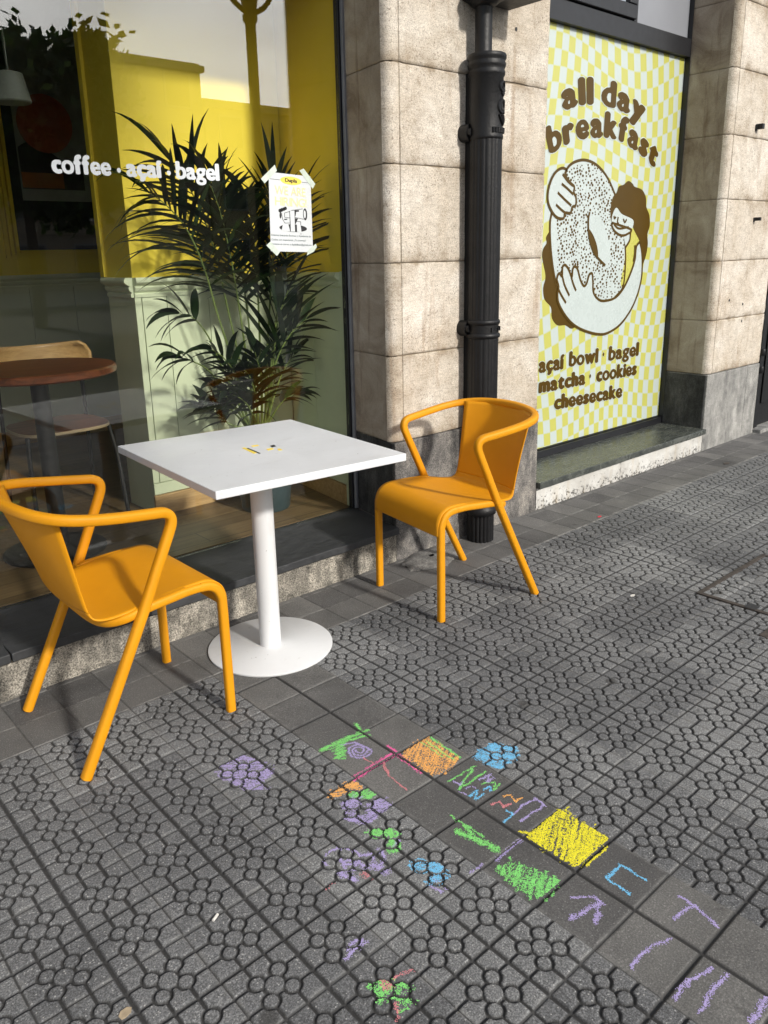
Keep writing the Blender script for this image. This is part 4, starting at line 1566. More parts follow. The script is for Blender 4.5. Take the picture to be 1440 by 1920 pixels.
hell(wh, 0.825, 0.500, 0.026, 0.052, 0.0011)
obj('lens_highlight', wh, 'paper', hp)
for pts in ([(0.475, 0.47), (0.575, 0.46), (0.575, 0.735), (0.475, 0.735)], [(0.625, 0.64), (0.715, 0.64), (0.73, 0.735), (0.625, 0.735)], [(0.30, 0.63), (0.42, 0.64), (0.46, 0.735), (0.26, 0.73)]):
    wh = MB()
    hflat(wh, pts, 0.0009)
    obj('arm_highlight', wh, 'paper', hp)
sm = MB()
for s, v, u1 in (('Estamos buscando Baristas y Ayudantes de', 0.800, 0.955), ('Cocina con experiencia. ¿Te interesa?', 0.858, 0.83), ('Envíanos un correo a duplabilbao@gmail.com', 0.915, 0.965)):
    htext(sm, s, 0.02, u1, v, 0.034, (0.0, 0.0, 0.0), 0.05)
obj('small_print', sm, 'inkgrey', hp)

# ------------------------------------------------------------------ right bay: printed sign and window above
S_Y = 1.86


def sq(px, py, y=S_Y):
    p = wp(px, py, y)
    return np.array([p[0], p[2]])


tr_, br_ = sq(1287, 112), sq(1231, 779)
SX1 = (tr_[0] + br_[0]) / 2
SZ1, SZ0 = tr_[1] + 0.004, br_[1]
fw = empty('framed_window', (3.1, S_Y, 0.16), 'dark framed shop window above and around the printed breakfast sign', 'window')
fx = MB()
fx.box(SX1 + 0.002, 4.047, S_Y - 0.035, S_Y + 0.06, 0.161, 3.25)
fx.box(2.2, SX1 - 0.0, S_Y - 0.035, S_Y + 0.06, SZ1 + 0.002, SZ1 + 0.105)
fx.box(2.2, SX1 - 0.0, S_Y - 0.030, S_Y + 0.06, 0.161, 0.203)
fx.box(2.2, SX1 - 0.0, S_Y - 0.012, S_Y + 0.06, 0.207, SZ0 - 0.003)
MX = sq(1182, 30)[0]
fx.box(MX - 0.004, MX + 0.030, S_Y - 0.030, S_Y + 0.06, SZ1 + 0.108, 3.25)
obj('frame', fx, 'frame', fw, bevel=0.004)
sa = MB()
sa.box(2.2, MX - 0.008, S_Y - 0.050, S_Y + 0.02, SZ1 + 0.112, SZ1 + 0.185)
sa.box(MX - 0.085, MX - 0.008, S_Y - 0.050, S_Y + 0.02, SZ1 + 0.188, 3.2)
obj('sash', sa, 'frame', fw, bevel=0.005)
obj('sash_pane', MB().box(2.2, MX - 0.088, S_Y - 0.02, S_Y - 0.01, SZ1 + 0.188, 3.2), 'skypane', fw)
obj('fixed_pane', MB().box(MX + 0.033, SX1, S_Y - 0.006, S_Y + 0.004, SZ1 + 0.108, 3.2), 'frost', fw)
obj('backing', MB().box(2.2, 4.05, S_Y + 0.064, 2.0, 0.16, 3.25), 'frame', fw)

sg = empty('printed_sign', (3.1, S_Y, SZ0), 'yellow and white chequered all day breakfast sign with a woman hugging a bagel', 'sign')
obj('panel', MB().box(2.2, SX1 - 0.0005, S_Y, S_Y + 0.008, SZ0, SZ1), 'sign', sg)

LAY = 0.0008


def spoly(mb, pts, layer, res=0):
    P = [tuple(sq(*p)) for p in pts]
    if res:
        P = [tuple(q) for q in spline(P + [P[0]], res)[:-1]]
    mb.plate(P, S_Y - LAY * layer, S_Y - LAY * (layer - 0.9))


def sstroke(mb, pts, w, layer, res=6):
    P = spline([sq(*p) for p in pts], res) if res else [sq(*p) for p in pts]
    L, Rr = [], []
    for i in range(len(P)):
        t = P[min(i + 1, len(P) - 1)] - P[max(i - 1, 0)]
        t = t / (np.linalg.norm(t) + 1e-9)
        n = np.array([-t[1], t[0]]) * w / 2
        L.append(P[i] + n)
        Rr.append(P[i] - n)
    y0, y1 = S_Y - LAY * layer, S_Y - LAY * (layer - 0.9)
    for i in range(len(P) - 1):
        mb.add([(L[i][0], y0, L[i][1]), (Rr[i][0], y0, Rr[i][1]), (Rr[i + 1][0], y0, Rr[i + 1][1]), (L[i + 1][0], y0, L[i + 1][1])], [(0, 1, 2, 3)])


def zz(x, y):       # pixel of the 1207x1920 enlargement of (1010, 290)-(1230, 640)
    return (1010 + x * 220 / 1207, 290 + y * 350 / 1920)


def zl(*p):
    return [zz(*q) for q in p]


bagel = zl((270, 200), (300, 130), (360, 80), (450, 55), (540, 75), (620, 130), (700, 230), (770, 380), (830, 560), (870, 760), (890, 1000), (885, 1200), (860, 1370),
           (780, 1470), (660, 1510), (560, 1520), (400, 1500), (260, 1450), (180, 1330), (140, 1130), (115, 900), (118, 690), (140, 560), (200, 400))
hair_back = zl((110, 790), (75, 850), (80, 910), (45, 970), (35, 1060), (70, 1250), (45, 1370), (60, 1490), (125, 1570), (135, 1680), (190, 1755), (270, 1755),
               (330, 1790), (375, 1770), (420, 1700), (300, 1500), (200, 1200), (130, 1000))
dress = zl((880, 840), (940, 770), (985, 770), (1045, 890), (1000, 960), (985, 1060), (950, 1180), (870, 1370), (840, 1300), (880, 1100))
hair_top = zl((740, 690), (735, 560), (760, 440), (800, 390), (825, 325), (870, 310), (920, 270), (965, 300), (985, 330), (1060, 360), (1100, 440), (1105, 540), (1135, 620),
              (1140, 730), (1115, 820), (1120, 920), (1100, 1040), (1062, 1135), (1060, 1000), (1035, 890), (975, 770), (960, 700), (850, 640), (800, 560), (760, 620))
face = zl((745, 700), (755, 620), (795, 545), (850, 610), (960, 665), (970, 720), (945, 770), (900, 820), (845, 830), (790, 800), (755, 750))
arm = zl((1035, 895), (1055, 1000), (1060, 1130), (1050, 1280), (1010, 1440), (940, 1600), (830, 1750), (700, 1835), (600, 1845), (480, 1815), (370, 1760), (280, 1670), (205, 1540),
         (188, 1440), (200, 1360), (182, 1280), (205, 1220), (235, 1250), (240, 1160), (265, 1135), (300, 1175), (335, 1260), (345, 1180), (365, 1150), (395, 1180), (425, 1290),
         (460, 1350), (490, 1320), (515, 1235), (545, 1225), (552, 1300), (560, 1420), (620, 1495), (700, 1500), (790, 1465), (870, 1370), (940, 1220), (985, 1080), (1000, 950))
hand = zl((285, 155), (235, 140), (170, 180), (120, 270), (90, 390), (95, 500), (140, 600), (190, 650), (250, 655), (265, 600), (320, 600), (340, 540), (375, 520), (378, 440),
          (355, 390), (360, 330), (320, 290), (265, 210))


def shape(name, mat_, pts, layer, res=0):
    m = MB()
    spoly(m, pts, layer, res)
    obj(name, m, mat_, sg)


shape('hair_print', 'brown', hair_back, 1, 4)
shape('bagel_print', 'signwhite', bagel, 2, 4)
shape('dress_print', 'signyellow', dress, 2.2, 3)
shape('hair_print', 'brown', hair_top, 3, 4)
shape('face_print', 'signwhite', face, 4, 4)
shape('arm_print', 'signwhite', arm, 4.2, 4)
shape('hand_print', 'signwhite', hand, 4.4, 4)
shape('neck_print', 'signwhite', zl((870, 840), (935, 790), (930, 880), (890, 950)), 4.0)
shape('hole_print', 'brown', zl((508, 750), (560, 830), (600, 950), (608, 1070), (560, 1000), (520, 880)), 3, 3)
LW = 0.0165


def outline(pts, w, layer, name='outline'):
    m = MB()
    sstroke(m, pts, w, layer)
    obj(name, m, 'brown', sg)


outline(bagel[:14], LW, 2.8, 'bagel_outline')
outline(zl((135, 590), (115, 700), (118, 900), (140, 1130), (175, 1330), (188, 1370)), LW, 2.8, 'bagel_outline')
outline(arm + [arm[0]], LW, 5.2, 'arm_outline')
outline(hand + [hand[0]], LW, 5.4, 'hand_outline')
outline(face[:1] + face[6:] + face[:1], LW * 0.9, 5.2, 'face_outline')
for p in (zl((240, 200), (290, 270), (345, 320)), zl((230, 300), (290, 350), (350, 410)), zl((190, 390), (260, 460), (330, 525)), zl((172, 515), (230, 570), (270, 600)),
          zl((520, 590), (505, 680), (515, 850), (560, 1000), (620, 1080), (680, 1140)), zl((235, 1240), (260, 1340), (310, 1450)), zl((330, 1260), (350, 1330), (378, 1400)),
          zl((195, 1380), (230, 1450), (275, 1525)), zl((985, 930), (985, 1000), (970, 1100)), zl((940, 790), (930, 880), (890, 950))):
    outline(p, LW * 0.95, 5.6, 'crease_line')
for p, nm in ((zl((768, 630), (775, 655), (790, 640)), 'eye_line'), (zl((865, 660), (880, 695), (900, 665)), 'eye_line'), (zl((812, 640), (805, 700), (820, 710)), 'nose_line'),
              (zl((770, 720), (820, 760), (920, 745)), 'mouth_line')):
    outline(p, LW * 0.8, 5.6, nm)
# sesame seeds
rs = np.random.default_rng(3)


def inside(p, poly):
    x, y = p
    r = False
    for i in range(len(poly)):
        x1, y1 = poly[i]
        x2, y2 = poly[i - 1]
        if (y1 > y) != (y2 > y) and x < (x2 - x1) * (y - y1) / (y2 - y1) + x1:
            r = not r
    return r


hole = zl((520, 590), (505, 700), (520, 900), (580, 1030), (690, 1150), (745, 1080), (740, 950), (700, 800), (640, 650))
seedz = []
tries = 0
while len(seedz) < 520 and tries < 60000:
    tries += 1
    p = zz(rs.uniform(190, 890), rs.uniform(90, 1490))
    if not inside(p, bagel) or inside(p, hand) or inside(p, arm) or inside(p, hole) or inside(p, hair_top) or inside(p, face):
        continue
    if any((p[0] - q[0]) ** 2 + (p[1] - q[1]) ** 2 < 17 for q in seedz):
        continue
    seedz.append(p)
seeds = MB()
for p in seedz:
    c = sq(*p)
    r = rs.choice([0.0038, 0.0052, 0.0070])
    seeds.disc(c[0], c[1], r * 1.35, r * 1.1, S_Y - LAY * 3.2, S_Y - LAY * 2.3, 8)
obj('sesame_seeds', seeds, 'brown', sg)


def arc_text(mb, s, base, size, offset, layer, widths, gap=0.012):
    """letters along the polyline base (px), each given its own width by widths (relative)"""
    P = spline([sq(*p) for p in base], 10)
    cum = np.concatenate([[0], np.cumsum([np.linalg.norm(P[i + 1] - P[i]) for i in range(len(P) - 1)])])
    tot = cum[-1]
    adv = []
    for ch in s:
        if ch == ' ':
            adv.append(0.25)
        else:
            _, _, a, b = glyph(ch, offset)
            adv.append((b - a) + 0.02)
    k = tot / sum(adv)
    pen = 0.0
    for ch, ad in zip(s, adv):
        if ch != ' ':
            vs, fs, a, b = glyph(ch, offset)
            mid = (pen + ad / 2) * k
            i = min(np.searchsorted(cum, mid, 'right') - 1, len(P) - 2)
            t = (mid - cum[i]) / (cum[i + 1] - cum[i])
            c = P[i] * (1 - t) + P[i + 1] * t
            d = P[min(i + 3, len(P) - 1)] - P[max(i - 2, 0)]
            d = d / np.linalg.norm(d)
            n = np.array([-d[1], d[0]])
            cx = (a + b) / 2
            mb.add([(c[0] + d[0] * (x - cx) * k + n[0] * z * size, S_Y - LAY * layer, c[1] + d[1] * (x - cx) * k + n[1] * z * size) for x, z in vs], fs)
        pen += ad * k / k


TO = (0.090, 0.056, 0.036)
HO = (0.118, 0.084, 0.60)
for nm, mt, of, ly in (('lettering_halo', 'signwhite', HO, 1.5), ('lettering', 'brown', TO, 2.5)):
    m = MB()
    arc_text(m, 'all day', [(1054, 206), (1080, 196), (1108, 193), (1135, 196), (1160, 203), (1183, 214), (1205, 231)], 0.185, of, ly, None)
    obj(nm, m, mt, sg)
    m = MB()
    arc_text(m, 'breakfast', [(1029, 288), (1058, 270), (1086, 259), (1115, 255), (1140, 256), (1165, 263), (1188, 277), (1208, 293), (1228, 314)], 0.185, of, ly, None)
    obj(nm, m, mt, sg)
    for line in ((('açaí', (1009, 698), (1057, 690)), ('bowl', (1066, 686), (1121, 678)), ('·', (1129, 677), (1132, 676)), ('bagel', (1140, 675), (1197, 665))),
                 (('matcha', (1009, 736), (1097, 719)), ('·', (1104, 718), (1107, 717)), ('cookies', (1117, 715), (1193, 701))),
                 (('cheesecake', (1038, 767), (1166, 743)),)):
        for s, pa, pb in line:
            m = MB()
            a, b = sq(*pa), sq(*pb)
            text_line(m, s, a[0], a[1], b[0] - a[0], 0.120, S_Y - LAY * ly, of, -0.01, (b[1] - a[1]) / (b[0] - a[0]))
            obj(nm, m, mt, sg)

# dark door beyond the right pillar
gd = empty('metal_door', (5.3, 1.56, 0), 'black metal door beyond the pillar with iron pegs', 'door')
gm = MB().box(4.862, 6.2, 1.56, 1.64, 0.03, 3.2)
gm.box(4.862, 4.93, 1.53, 1.556, 0.03, 3.2)
gm.box(5.0, 5.9, 1.545, 1.556, 0.2, 1.2)
obj('leaf', gm, 'iron', gd, bevel=0.005)
hg = MB()
for z in (0.45, 0.58, 1.02, 1.12):
    hg.lathe([(0.016, z), (0.019, z + 0.004), (0.019, z + 0.045), (0.016, z + 0.05)], 4.866, 1.520, 12)
obj('hinge', hg, 'iron', gd, smooth=True)
tag(obj('door_step', MB().box(4.862, 6.2, 1.47, 1.8, -0.03, 0.026), 'plinth_pale', bevel=0.006), 'pale stone doorstep under the black metal door', 'doorstep')

# ------------------------------------------------------------------ chairs
TUBE = 0.0144


def build_chair(loc, rz, label):
    root = empty('armchair', loc, label, 'chair', 'orange metal armchairs at the white table', rz)
    flat = dict(n=20, power=0.68)
    # front legs run into the side rails
    for s in (-1, 1):
        leg = spline([(0.236, s * 0.214, 0.0), (0.236, s * 0.213, 0.20), (0.236, s * 0.212, 0.355), (0.2325, s * 0.212, 0.390), (0.219, s * 0.212, 0.417), (0.196, s * 0.212, 0.433), (0.165, s * 0.212, 0.438)], 6)
        obj('front_leg', MB().tube(leg, TUBE, TUBE * 0.95, up=(1, 0, 0), **flat), 'chair', root, smooth=True, local=True)
        railp = spline([(0.165, s * 0.212, 0.438), (0.12, s * 0.214, 0.439), (0.06, s * 0.218, 0.436), (-0.020, s * 0.222, 0.431)], 8)
        obj('side_rail', MB().tube(railp, TUBE * 0.95, TUBE, up=(0, 0, 1), **flat), 'chair', root, smooth=True, local=True)
        rl_ = [(-0.238, s * 0.233, 0.0), (-0.13, s * 0.234, 0.215), (-0.020, s * 0.235, 0.436)]
        obj('rear_leg', MB().tube(spline(rl_, 6), TUBE, TUBE * 1.1, up=(1, 0, 0), **flat), 'chair', root, smooth=True, local=True)
    half = [(-0.020, 0.235, 0.436), (0.030, 0.236, 0.545), (0.072, 0.237, 0.635), (0.0835, 0.238, 0.667), (0.079, 0.239, 0.688), (0.060, 0.241, 0.700),
            (0.02, 0.245, 0.706), (-0.07, 0.252, 0.718), (-0.15, 0.249, 0.730), (-0.215, 0.222, 0.740), (-0.258, 0.165, 0.748), (-0.281, 0.085, 0.753), (-0.288, 0.0, 0.755)]
    other = [(x, -y, z) for x, y, z in half[:-1]][::-1]
    obj('armrest', MB().tube(spline(half + other, 8), TUBE, TUBE * 1.05, up=(1, 0, 0), **flat), 'chair', root, smooth=True, local=True)
    br = [(-0.020, 0.220, 0.429), (-0.065, 0.208, 0.414), (-0.100, 0.172, 0.402), (-0.116, 0.11, 0.396), (-0.120, 0.0, 0.395)]
    br = br + [(x, -y, z) for x, y, z in br[:-1]][::-1]
    obj('under_rail', MB().tube(spline(br, 6), TUBE * 0.9, **flat), 'chair', root, smooth=True, local=True)
    # one bent sheet: front roll, seat, back
    prof = [(0.2500, 0.345, 0.214, 0.0, 0), (0.2490, 0.388, 0.214, 0.0, 0), (0.2350, 0.424, 0.214, 0.0, 0), (0.205, 0.4455, 0.214, 0.0, 0), (0.160, 0.4515, 0.215, 0.0, 0.003),
            (0.060, 0.447, 0.218, 0.0, 0.010), (-0.020, 0.438, 0.220, 0.0, 0.012), (-0.100, 0.424, 0.206, 0.004, 0.008), (-0.148, 0.426, 0.190, 0.010, 0.003),
            (-0.172, 0.448, 0.181, 0.018, 0), (-0.193, 0.500, 0.180, 0.028, 0), (-0.225, 0.590, 0.186, 0.043, 0), (-0.258, 0.680, 0.196, 0.058, 0), (-0.283, 0.748, 0.204, 0.068, 0)]
    S = spline(prof, 6)
    ncol = 25
    rows = []
    for x, z, w, cv, dish in S:
        row = []
        for t in np.linspace(-1, 1, ncol):
            e = abs(t) ** 2
            row.append((x + cv * e, t * w, z - dish * (1 - e)))
        rows.append(row)
    cut = 9 * 6
    for nm, part in (('seat', rows[:cut + 1]), ('backrest', rows[cut:])):
        o = obj(nm, MB().grid(part), 'chair', root, smooth=True, local=True, angle=80)
        md = o.modifiers.new('sheet', 'SOLIDIFY')
        md.thickness = 0.0045
        md.offset = 0
    return root


ch1 = build_chair((-0.306, 1.186, 0.0), 0.0, 'orange metal armchair seen from behind, its back cut by the photo edge')
ch2 = copy_tree(ch1)
ch2.location = (1.119, 1.124, 0.0)
ch2.rotation_euler = (0, 0, R(171.5))
tag(ch2, 'orange metal armchair seen from the front, before the black downpipe')

# ------------------------------------------------------------------ white table
TZ = 0.731
tc4 = [gp(220, 836, TZ), gp(404, 922, TZ), gp(762, 850, TZ), gp(545, 786, TZ)]
ctr = sum(tc4) / 4
tb = empty('bistro_table', (ctr[0], ctr[1], 0.0), 'white square table with one round column and a round floor plate', 'table')
top = MB()
pl4 = [(p[0], p[1]) for p in tc4]
# counter-clockwise in plan
ar = sum(pl4[i][0] * pl4[(i + 1) % 4][1] - pl4[(i + 1) % 4][0] * pl4[i][1] for i in range(4))
if ar < 0:
    pl4 = pl4[::-1]
top.prism(pl4, TZ - 0.026, TZ)
obj('tabletop', top, 'tablewhite', tb, bevel=0.003)
bc = np.array([0.262, 1.238])
obj('column', MB().lathe([(0.0385, 0.010), (0.0385, 0.698)], bc[0], bc[1], 40), 'tablewhite', tb, smooth=True)
obj('fixing_plate', MB().box(bc[0] - 0.09, bc[0] + 0.09, bc[1] - 0.09, bc[1] + 0.09, 0.6985, TZ - 0.0265), 'tablewhite', tb, bevel=0.002)
obj('floor_plate', MB().lathe([(0.2235, 0.0005), (0.2250, 0.003), (0.2250, 0.007), (0.222, 0.0095), (0.045, 0.0105), (0.041, 0.012), (0.0, 0.012)], bc[0], bc[1], 96), 'tablewhite', tb, smooth=True)
st = MB()


def on_top(poly, h=0.0006):
    P = [gp(px, py, TZ) for px, py in poly]
    P = [(p[0], p[1]) for p in P]
    a = sum(P[i][0] * P[(i + 1) % len(P)][1] - P[(i + 1) % len(P)][0] * P[i][1] for i in range(len(P)))
    if a < 0:
        P = P[::-1]
    return P, TZ + 0.0002, TZ + h


stk = MB()
for poly in (((453, 840), (459, 839), (482, 849), (476, 851)), ((470, 836), (483, 834), (486, 836), (474, 838)), ((499, 842), (510, 840), (514, 842), (503, 845)), ((519, 842), (525, 841), (530, 844), (523, 845))):
    stk.prism(*on_top(poly))
so = obj('table_sticker', stk, 'inkyellow', None)
tag(so, 'small yellow and black printed sticker in the middle of the white tabletop', 'sticker')
s2k = MB()
for poly in (((462, 841), (465, 840), (489, 850), (486, 851)), ((506, 836), (514, 834), (518, 837), (510, 839))):
    s2k.prism(*on_top(poly))
obj('black_bars', s2k, 'ink', so)

# ------------------------------------------------------------------ chalk drawings on the pavement
def vnoise(X, Y, s, seed):
    def h(a, b):
        q = np.sin(a * 12.9898 + b * 78.233 + seed * 37.7) * 43758.5453
        return q - np.floor(q)
    x, y = X / s, Y / s
    i, j = np.floor(x), np.floor(y)
    f, g = x - i, y - j
    f, g = f * f * (3 - 2 * f), g * g * (3 - 2 * g)
    return (h(i, j) * (1 - f) + h(i + 1, j) * f) * (1 - g) + (h(i, j + 1) * (1 - f) + h(i + 1, j + 1) * f) * g


def chalk_mesh(polys, lines, seed, dens=0.8, step=0.0017, hatch=None):
    """grains of chalk: many tiny flakes on the raised parts of the tiles, streaky along the strokes"""
    P2 = [[tuple(gp(*q)[:2]) for q in p] for p in polys]
    L2 = [([gp(*q)[:2] for q in l], w) for l, w in lines]
    rg = np.random.default_rng(seed)
    fills = []
    for p in P2:
        A = np.array(p)
        c = A.mean(0)
        th = hatch if hatch is not None else rg.uniform(0, math.pi)
        d, n = np.array([math.cos(th), math.sin(th)]), np.array([-math.sin(th), math.cos(th)])
        t = (A - c) @ n
        k = max(6, int((t.max() - t.min()) / 0.0034))
        for o_ in np.linspace(t.min(), t.max(), k):
            o_ += rg.normal(0, 0.0012)
            ss = np.linspace(-0.3, 0.3, 240)
            q = c + n * o_ + ss[:, None] * d
            ins = in_poly_np(q[:, 0], q[:, 1], p)
            if ins.sum() < 3:
                continue
            a, b = ss[ins].min() - rg.exponential(0.004), ss[ins].max() + rg.exponential(0.004)
            tilt = rg.normal(0, 0.05)
            fills.append((c + n * (o_ - tilt * (b - a) / 2) + d * a, c + n * (o_ + tilt * (b - a) / 2) + d * b, rg.uniform(0.55, 1.0)))
    allp = [q for p in P2 for q in p] + [tuple(q) for l, _ in L2 for q in l]
    xs, ys = [q[0] for q in allp], [q[1] for q in allp]
    x0, x1, y0, y1 = min(xs) - 0.03, max(xs) + 0.03, min(ys) - 0.03, max(ys) + 0.03
    X, Y = np.meshgrid(np.arange(x0, x1, step), np.arange(y0, y1, step))
    D = np.zeros(X.shape)
    jx_, jy_ = (vnoise(X, Y, 0.012, seed) - 0.5) * 0.006, (vnoise(X, Y, 0.012, seed + 9) - 0.5) * 0.006
    X2, Y2 = X + jx_, Y + jy_

    def dist(a, b):
        ab = np.asarray(b) - np.asarray(a)
        t = np.clip(((X2 - a[0]) * ab[0] + (Y2 - a[1]) * ab[1]) / (ab @ ab + 1e-12), 0, 1)
        return np.hypot(X2 - a[0] - t * ab[0], Y2 - a[1] - t * ab[1])
    for a, b, w in fills:
        D = np.maximum(D, w * np.clip(1.6 - dist(a, b) / 0.0026, 0, 1))
    for l, w in L2:
        d = np.full(X.shape, 9.0)
        for a, b in zip(l[:-1], l[1:]):
            d = np.minimum(d, dist(a, b))
        D = np.maximum(D, np.clip(1.25 - d / (w * 0.82), 0, 1))
    z, g, pl, jt, rn = ground_parts(X, Y)
    tex = vnoise(X, Y, 0.0036, seed + 2) * 0.6 + vnoise(X, Y, 0.016, seed + 4) * 0.4
    p_ = np.clip(D * (0.25 + dens) * 1.08 - tex * 0.98, 0, 1)
    # a little dust rubbed out around the mark
    p_ = np.maximum(p_, 0.12 * (D > 0.02))
    keep = rg.random(X.shape) < np.clip(p_ * 1.65, 0, 0.86)
    keep &= (g < 0.30) | (rg.random(X.shape) < 0.16)
    keep &= D > 0.01
    xs, ys, zs = X[keep], Y[keep], z[keep]
    h = step * 0.58
    mb = MB()
    n = len(xs)
    jx, jy = rg.normal(0, step * 0.22, n), rg.normal(0, step * 0.22, n)
    V = np.empty((n, 4, 3))
    for k, (a, b) in enumerate(((-h, -h), (h, -h), (h, h), (-h, h))):
        V[:, k, 0] = xs + jx + a
        V[:, k, 1] = ys + jy + b
        V[:, k, 2] = zs + 0.0006
    mb.v = V.reshape(-1, 3).tolist()
    mb.f = [(4 * i, 4 * i + 1, 4 * i + 2, 4 * i + 3) for i in range(n)]
    return mb


CH_N = [100]


def chalk(label, layers, name='chalk_drawing'):
    """layers: list of (colour, polys, lines, density, hatch); first is the thing, the rest its parts"""
    root = None
    for col, polys, lines, dens, hatch in layers:
        CH_N[0] += 1
        mb = chalk_mesh(polys, lines, CH_N[0], dens, hatch=hatch)
        if root is None:
            root = obj(name, mb, 'chalk_' + col)
            tag(root, label, 'chalk drawing', 'chalk drawings on the pavement')
        else:
            obj('%s_strokes' % col, mb, 'chalk_' + col, root)


def spiral(cx, cy, rx, ry, turns, n=40, ph=0):
    return [(cx + rx * (1 - 0.8 * i / n) * math.cos(ph + turns * 2 * math.pi * i / n), cy + ry * (1 - 0.8 * i / n) * math.sin(ph + turns * 2 * math.pi * i / n)) for i in range(n)]


chalk('green chalk arrow with a purple spiral at the table end of the plain tiles',
      [('green', [[(628, 1398), (640, 1394), (648, 1424), (632, 1420)]], [([(603, 1407), (640, 1388), (688, 1369)], 0.010), ([(668, 1358), (676, 1372)], 0.008), ([(640, 1392), (692, 1378)], 0.007)], 0.95, None),
       ('purple', [], [(spiral(673, 1408, 24, 14, 2.6), 0.0042), ([(640, 1397), (665, 1393), (694, 1406)], 0.0045)], 0.8, None)])
chalk('pink chalk cross of thick bars over the tile joint, with a thin V below',
      [('pink', [], [([(663, 1461), (700, 1437), (738, 1414)], 0.011), ([(728, 1401), (748, 1417), (775, 1438), (790, 1449)], 0.009)], 0.95, None),
       ('rose', [], [([(718, 1428), (730, 1455), (762, 1482)], 0.0032), ([(718, 1428), (724, 1450)], 0.003), ([(680, 1420), (700, 1432)], 0.003)], 0.8, None)])
chalk('orange chalk square with green strokes on its upper edge',
      [('orange', [[(756, 1416), (780, 1388), (800, 1384), (862, 1424), (838, 1446), (810, 1453)]], [], 0.85, 0.5),
       ('green', [], [([(808, 1384), (862, 1420)], 0.006), ([(800, 1390), (852, 1426)], 0.005), ([(790, 1392), (830, 1420)], 0.003)], 0.8, None)])
chalk('solid blue chalk patch over one stamped flower, next to the orange square',
      [('blue', [[(889, 1420), (905, 1404), (930, 1392), (952, 1396), (970, 1404), (966, 1424), (944, 1430), (938, 1444), (915, 1434)]], [], 0.95, None)])
chalk('green zigzag chalk scribble with purple and blue marks on a plain tile',
      [('green', [], [([(842, 1466), (890, 1436), (860, 1480), (910, 1447)], 0.0040), ([(905, 1470), (928, 1465), (925, 1482), (938, 1470)], 0.0035)], 0.8, None),
       ('purple', [], [([(900, 1462), (920, 1452), (912, 1466), (926, 1458)], 0.005), ([(850, 1465), (862, 1472), (866, 1466)], 0.004), ([(872, 1480), (885, 1474), (893, 1478)], 0.003), ([(860, 1485), (875, 1490)], 0.003)], 0.8, None),
       ('blue', [], [([(882, 1493), (895, 1482), (890, 1500), (908, 1488)], 0.0042), ([(908, 1480), (918, 1473), (920, 1482)], 0.005)], 0.85, None)])
chalk('small orange and pink chalk zigzags above purple and blue angle marks',
      [('rose', [], [([(922, 1508), (938, 1502), (944, 1514), (956, 1506)], 0.0042)], 0.85, None),
       ('orange', [], [([(946, 1492), (958, 1489), (966, 1502), (980, 1494)], 0.0038)], 0.85, None),
       ('purple', [], [([(962, 1526), (985, 1506), (1005, 1496), (1022, 1510)], 0.0045), ([(975, 1538), (1000, 1522), (1018, 1510)], 0.0045)], 0.85, None),
       ('blue', [], [([(945, 1540), (962, 1527), (950, 1518)], 0.0042)], 0.85, None)])
chalk('solid yellow chalk square filling one plain tile',
      [('yellow', [[(988, 1568), (1046, 1519), (1060, 1520), (1142, 1576), (1128, 1586), (1090, 1620), (1076, 1622)]], [([(975, 1560), (1000, 1562)], 0.006), ([(1100, 1622), (1140, 1588)], 0.004)], 0.99, 0.45)])
chalk('faint green chalk strokes between the yellow square and the stamped flowers',
      [('green', [], [([(858, 1560), (882, 1570), (930, 1592)], 0.012), ([(868, 1546), (900, 1580)], 0.006), ([(845, 1530), (905, 1568)], 0.004), ([(880, 1566), (932, 1588)], 0.008)], 0.72, 0.4)])
chalk('green chalk hatching below the yellow square',
      [('green', [[(926, 1630), (962, 1617), (1000, 1630), (1052, 1652), (1030, 1682), (1000, 1678), (960, 1650)]], [], 0.80, 0.45)])
chalk('blue chalk bracket drawn on a plain tile',
      [('blue', [], [([(1208, 1650), (1165, 1622), (1137, 1646), (1181, 1676)], 0.0048)], 0.85, None)])
chalk('purple chalk arrow below the yellow square',
      [('purple', [], [([(1072, 1683), (1118, 1681), (1132, 1696)], 0.0045), ([(1070, 1722), (1100, 1706), (1126, 1690)], 0.0075), ([(1120, 1686), (1122, 1710), (1116, 1730)], 0.0070)], 0.82, None)])
chalk('purple chalk letter T shape on a plain tile',
      [('purple', [], [([(1273, 1680), (1300, 1698), (1322, 1716), (1346, 1738)], 0.0052), ([(1262, 1722), (1282, 1708), (1302, 1698)], 0.0058)], 0.82, None)])
chalk('single curved purple chalk line on a plain tile',
      [('purple', [], [([(1183, 1814), (1202, 1792), (1225, 1774), (1258, 1761)], 0.0052)], 0.78, None)])
chalk('pair of parallel purple chalk lines on a plain tile',
      [('purple', [], [([(1266, 1870), (1290, 1842), (1312, 1828), (1336, 1816)], 0.0062), ([(1314, 1898), (1330, 1866), (1362, 1828)], 0.0062)], 0.84, None)])
chalk('purple chalk smear on a tile joint beyond the pair of lines',
      [('purple', [], [([(1408, 1918), (1425, 1896), (1438, 1872)], 0.0075)], 0.8, None)])
chalk('purple chalk rubbing over one stamped flower, apart from the other drawings',
      [('purple', [[(436, 1428), (456, 1416), (500, 1434), (510, 1452), (490, 1466), (492, 1482), (462, 1480), (444, 1472), (412, 1456), (414, 1440)]], [], 0.80, None)])
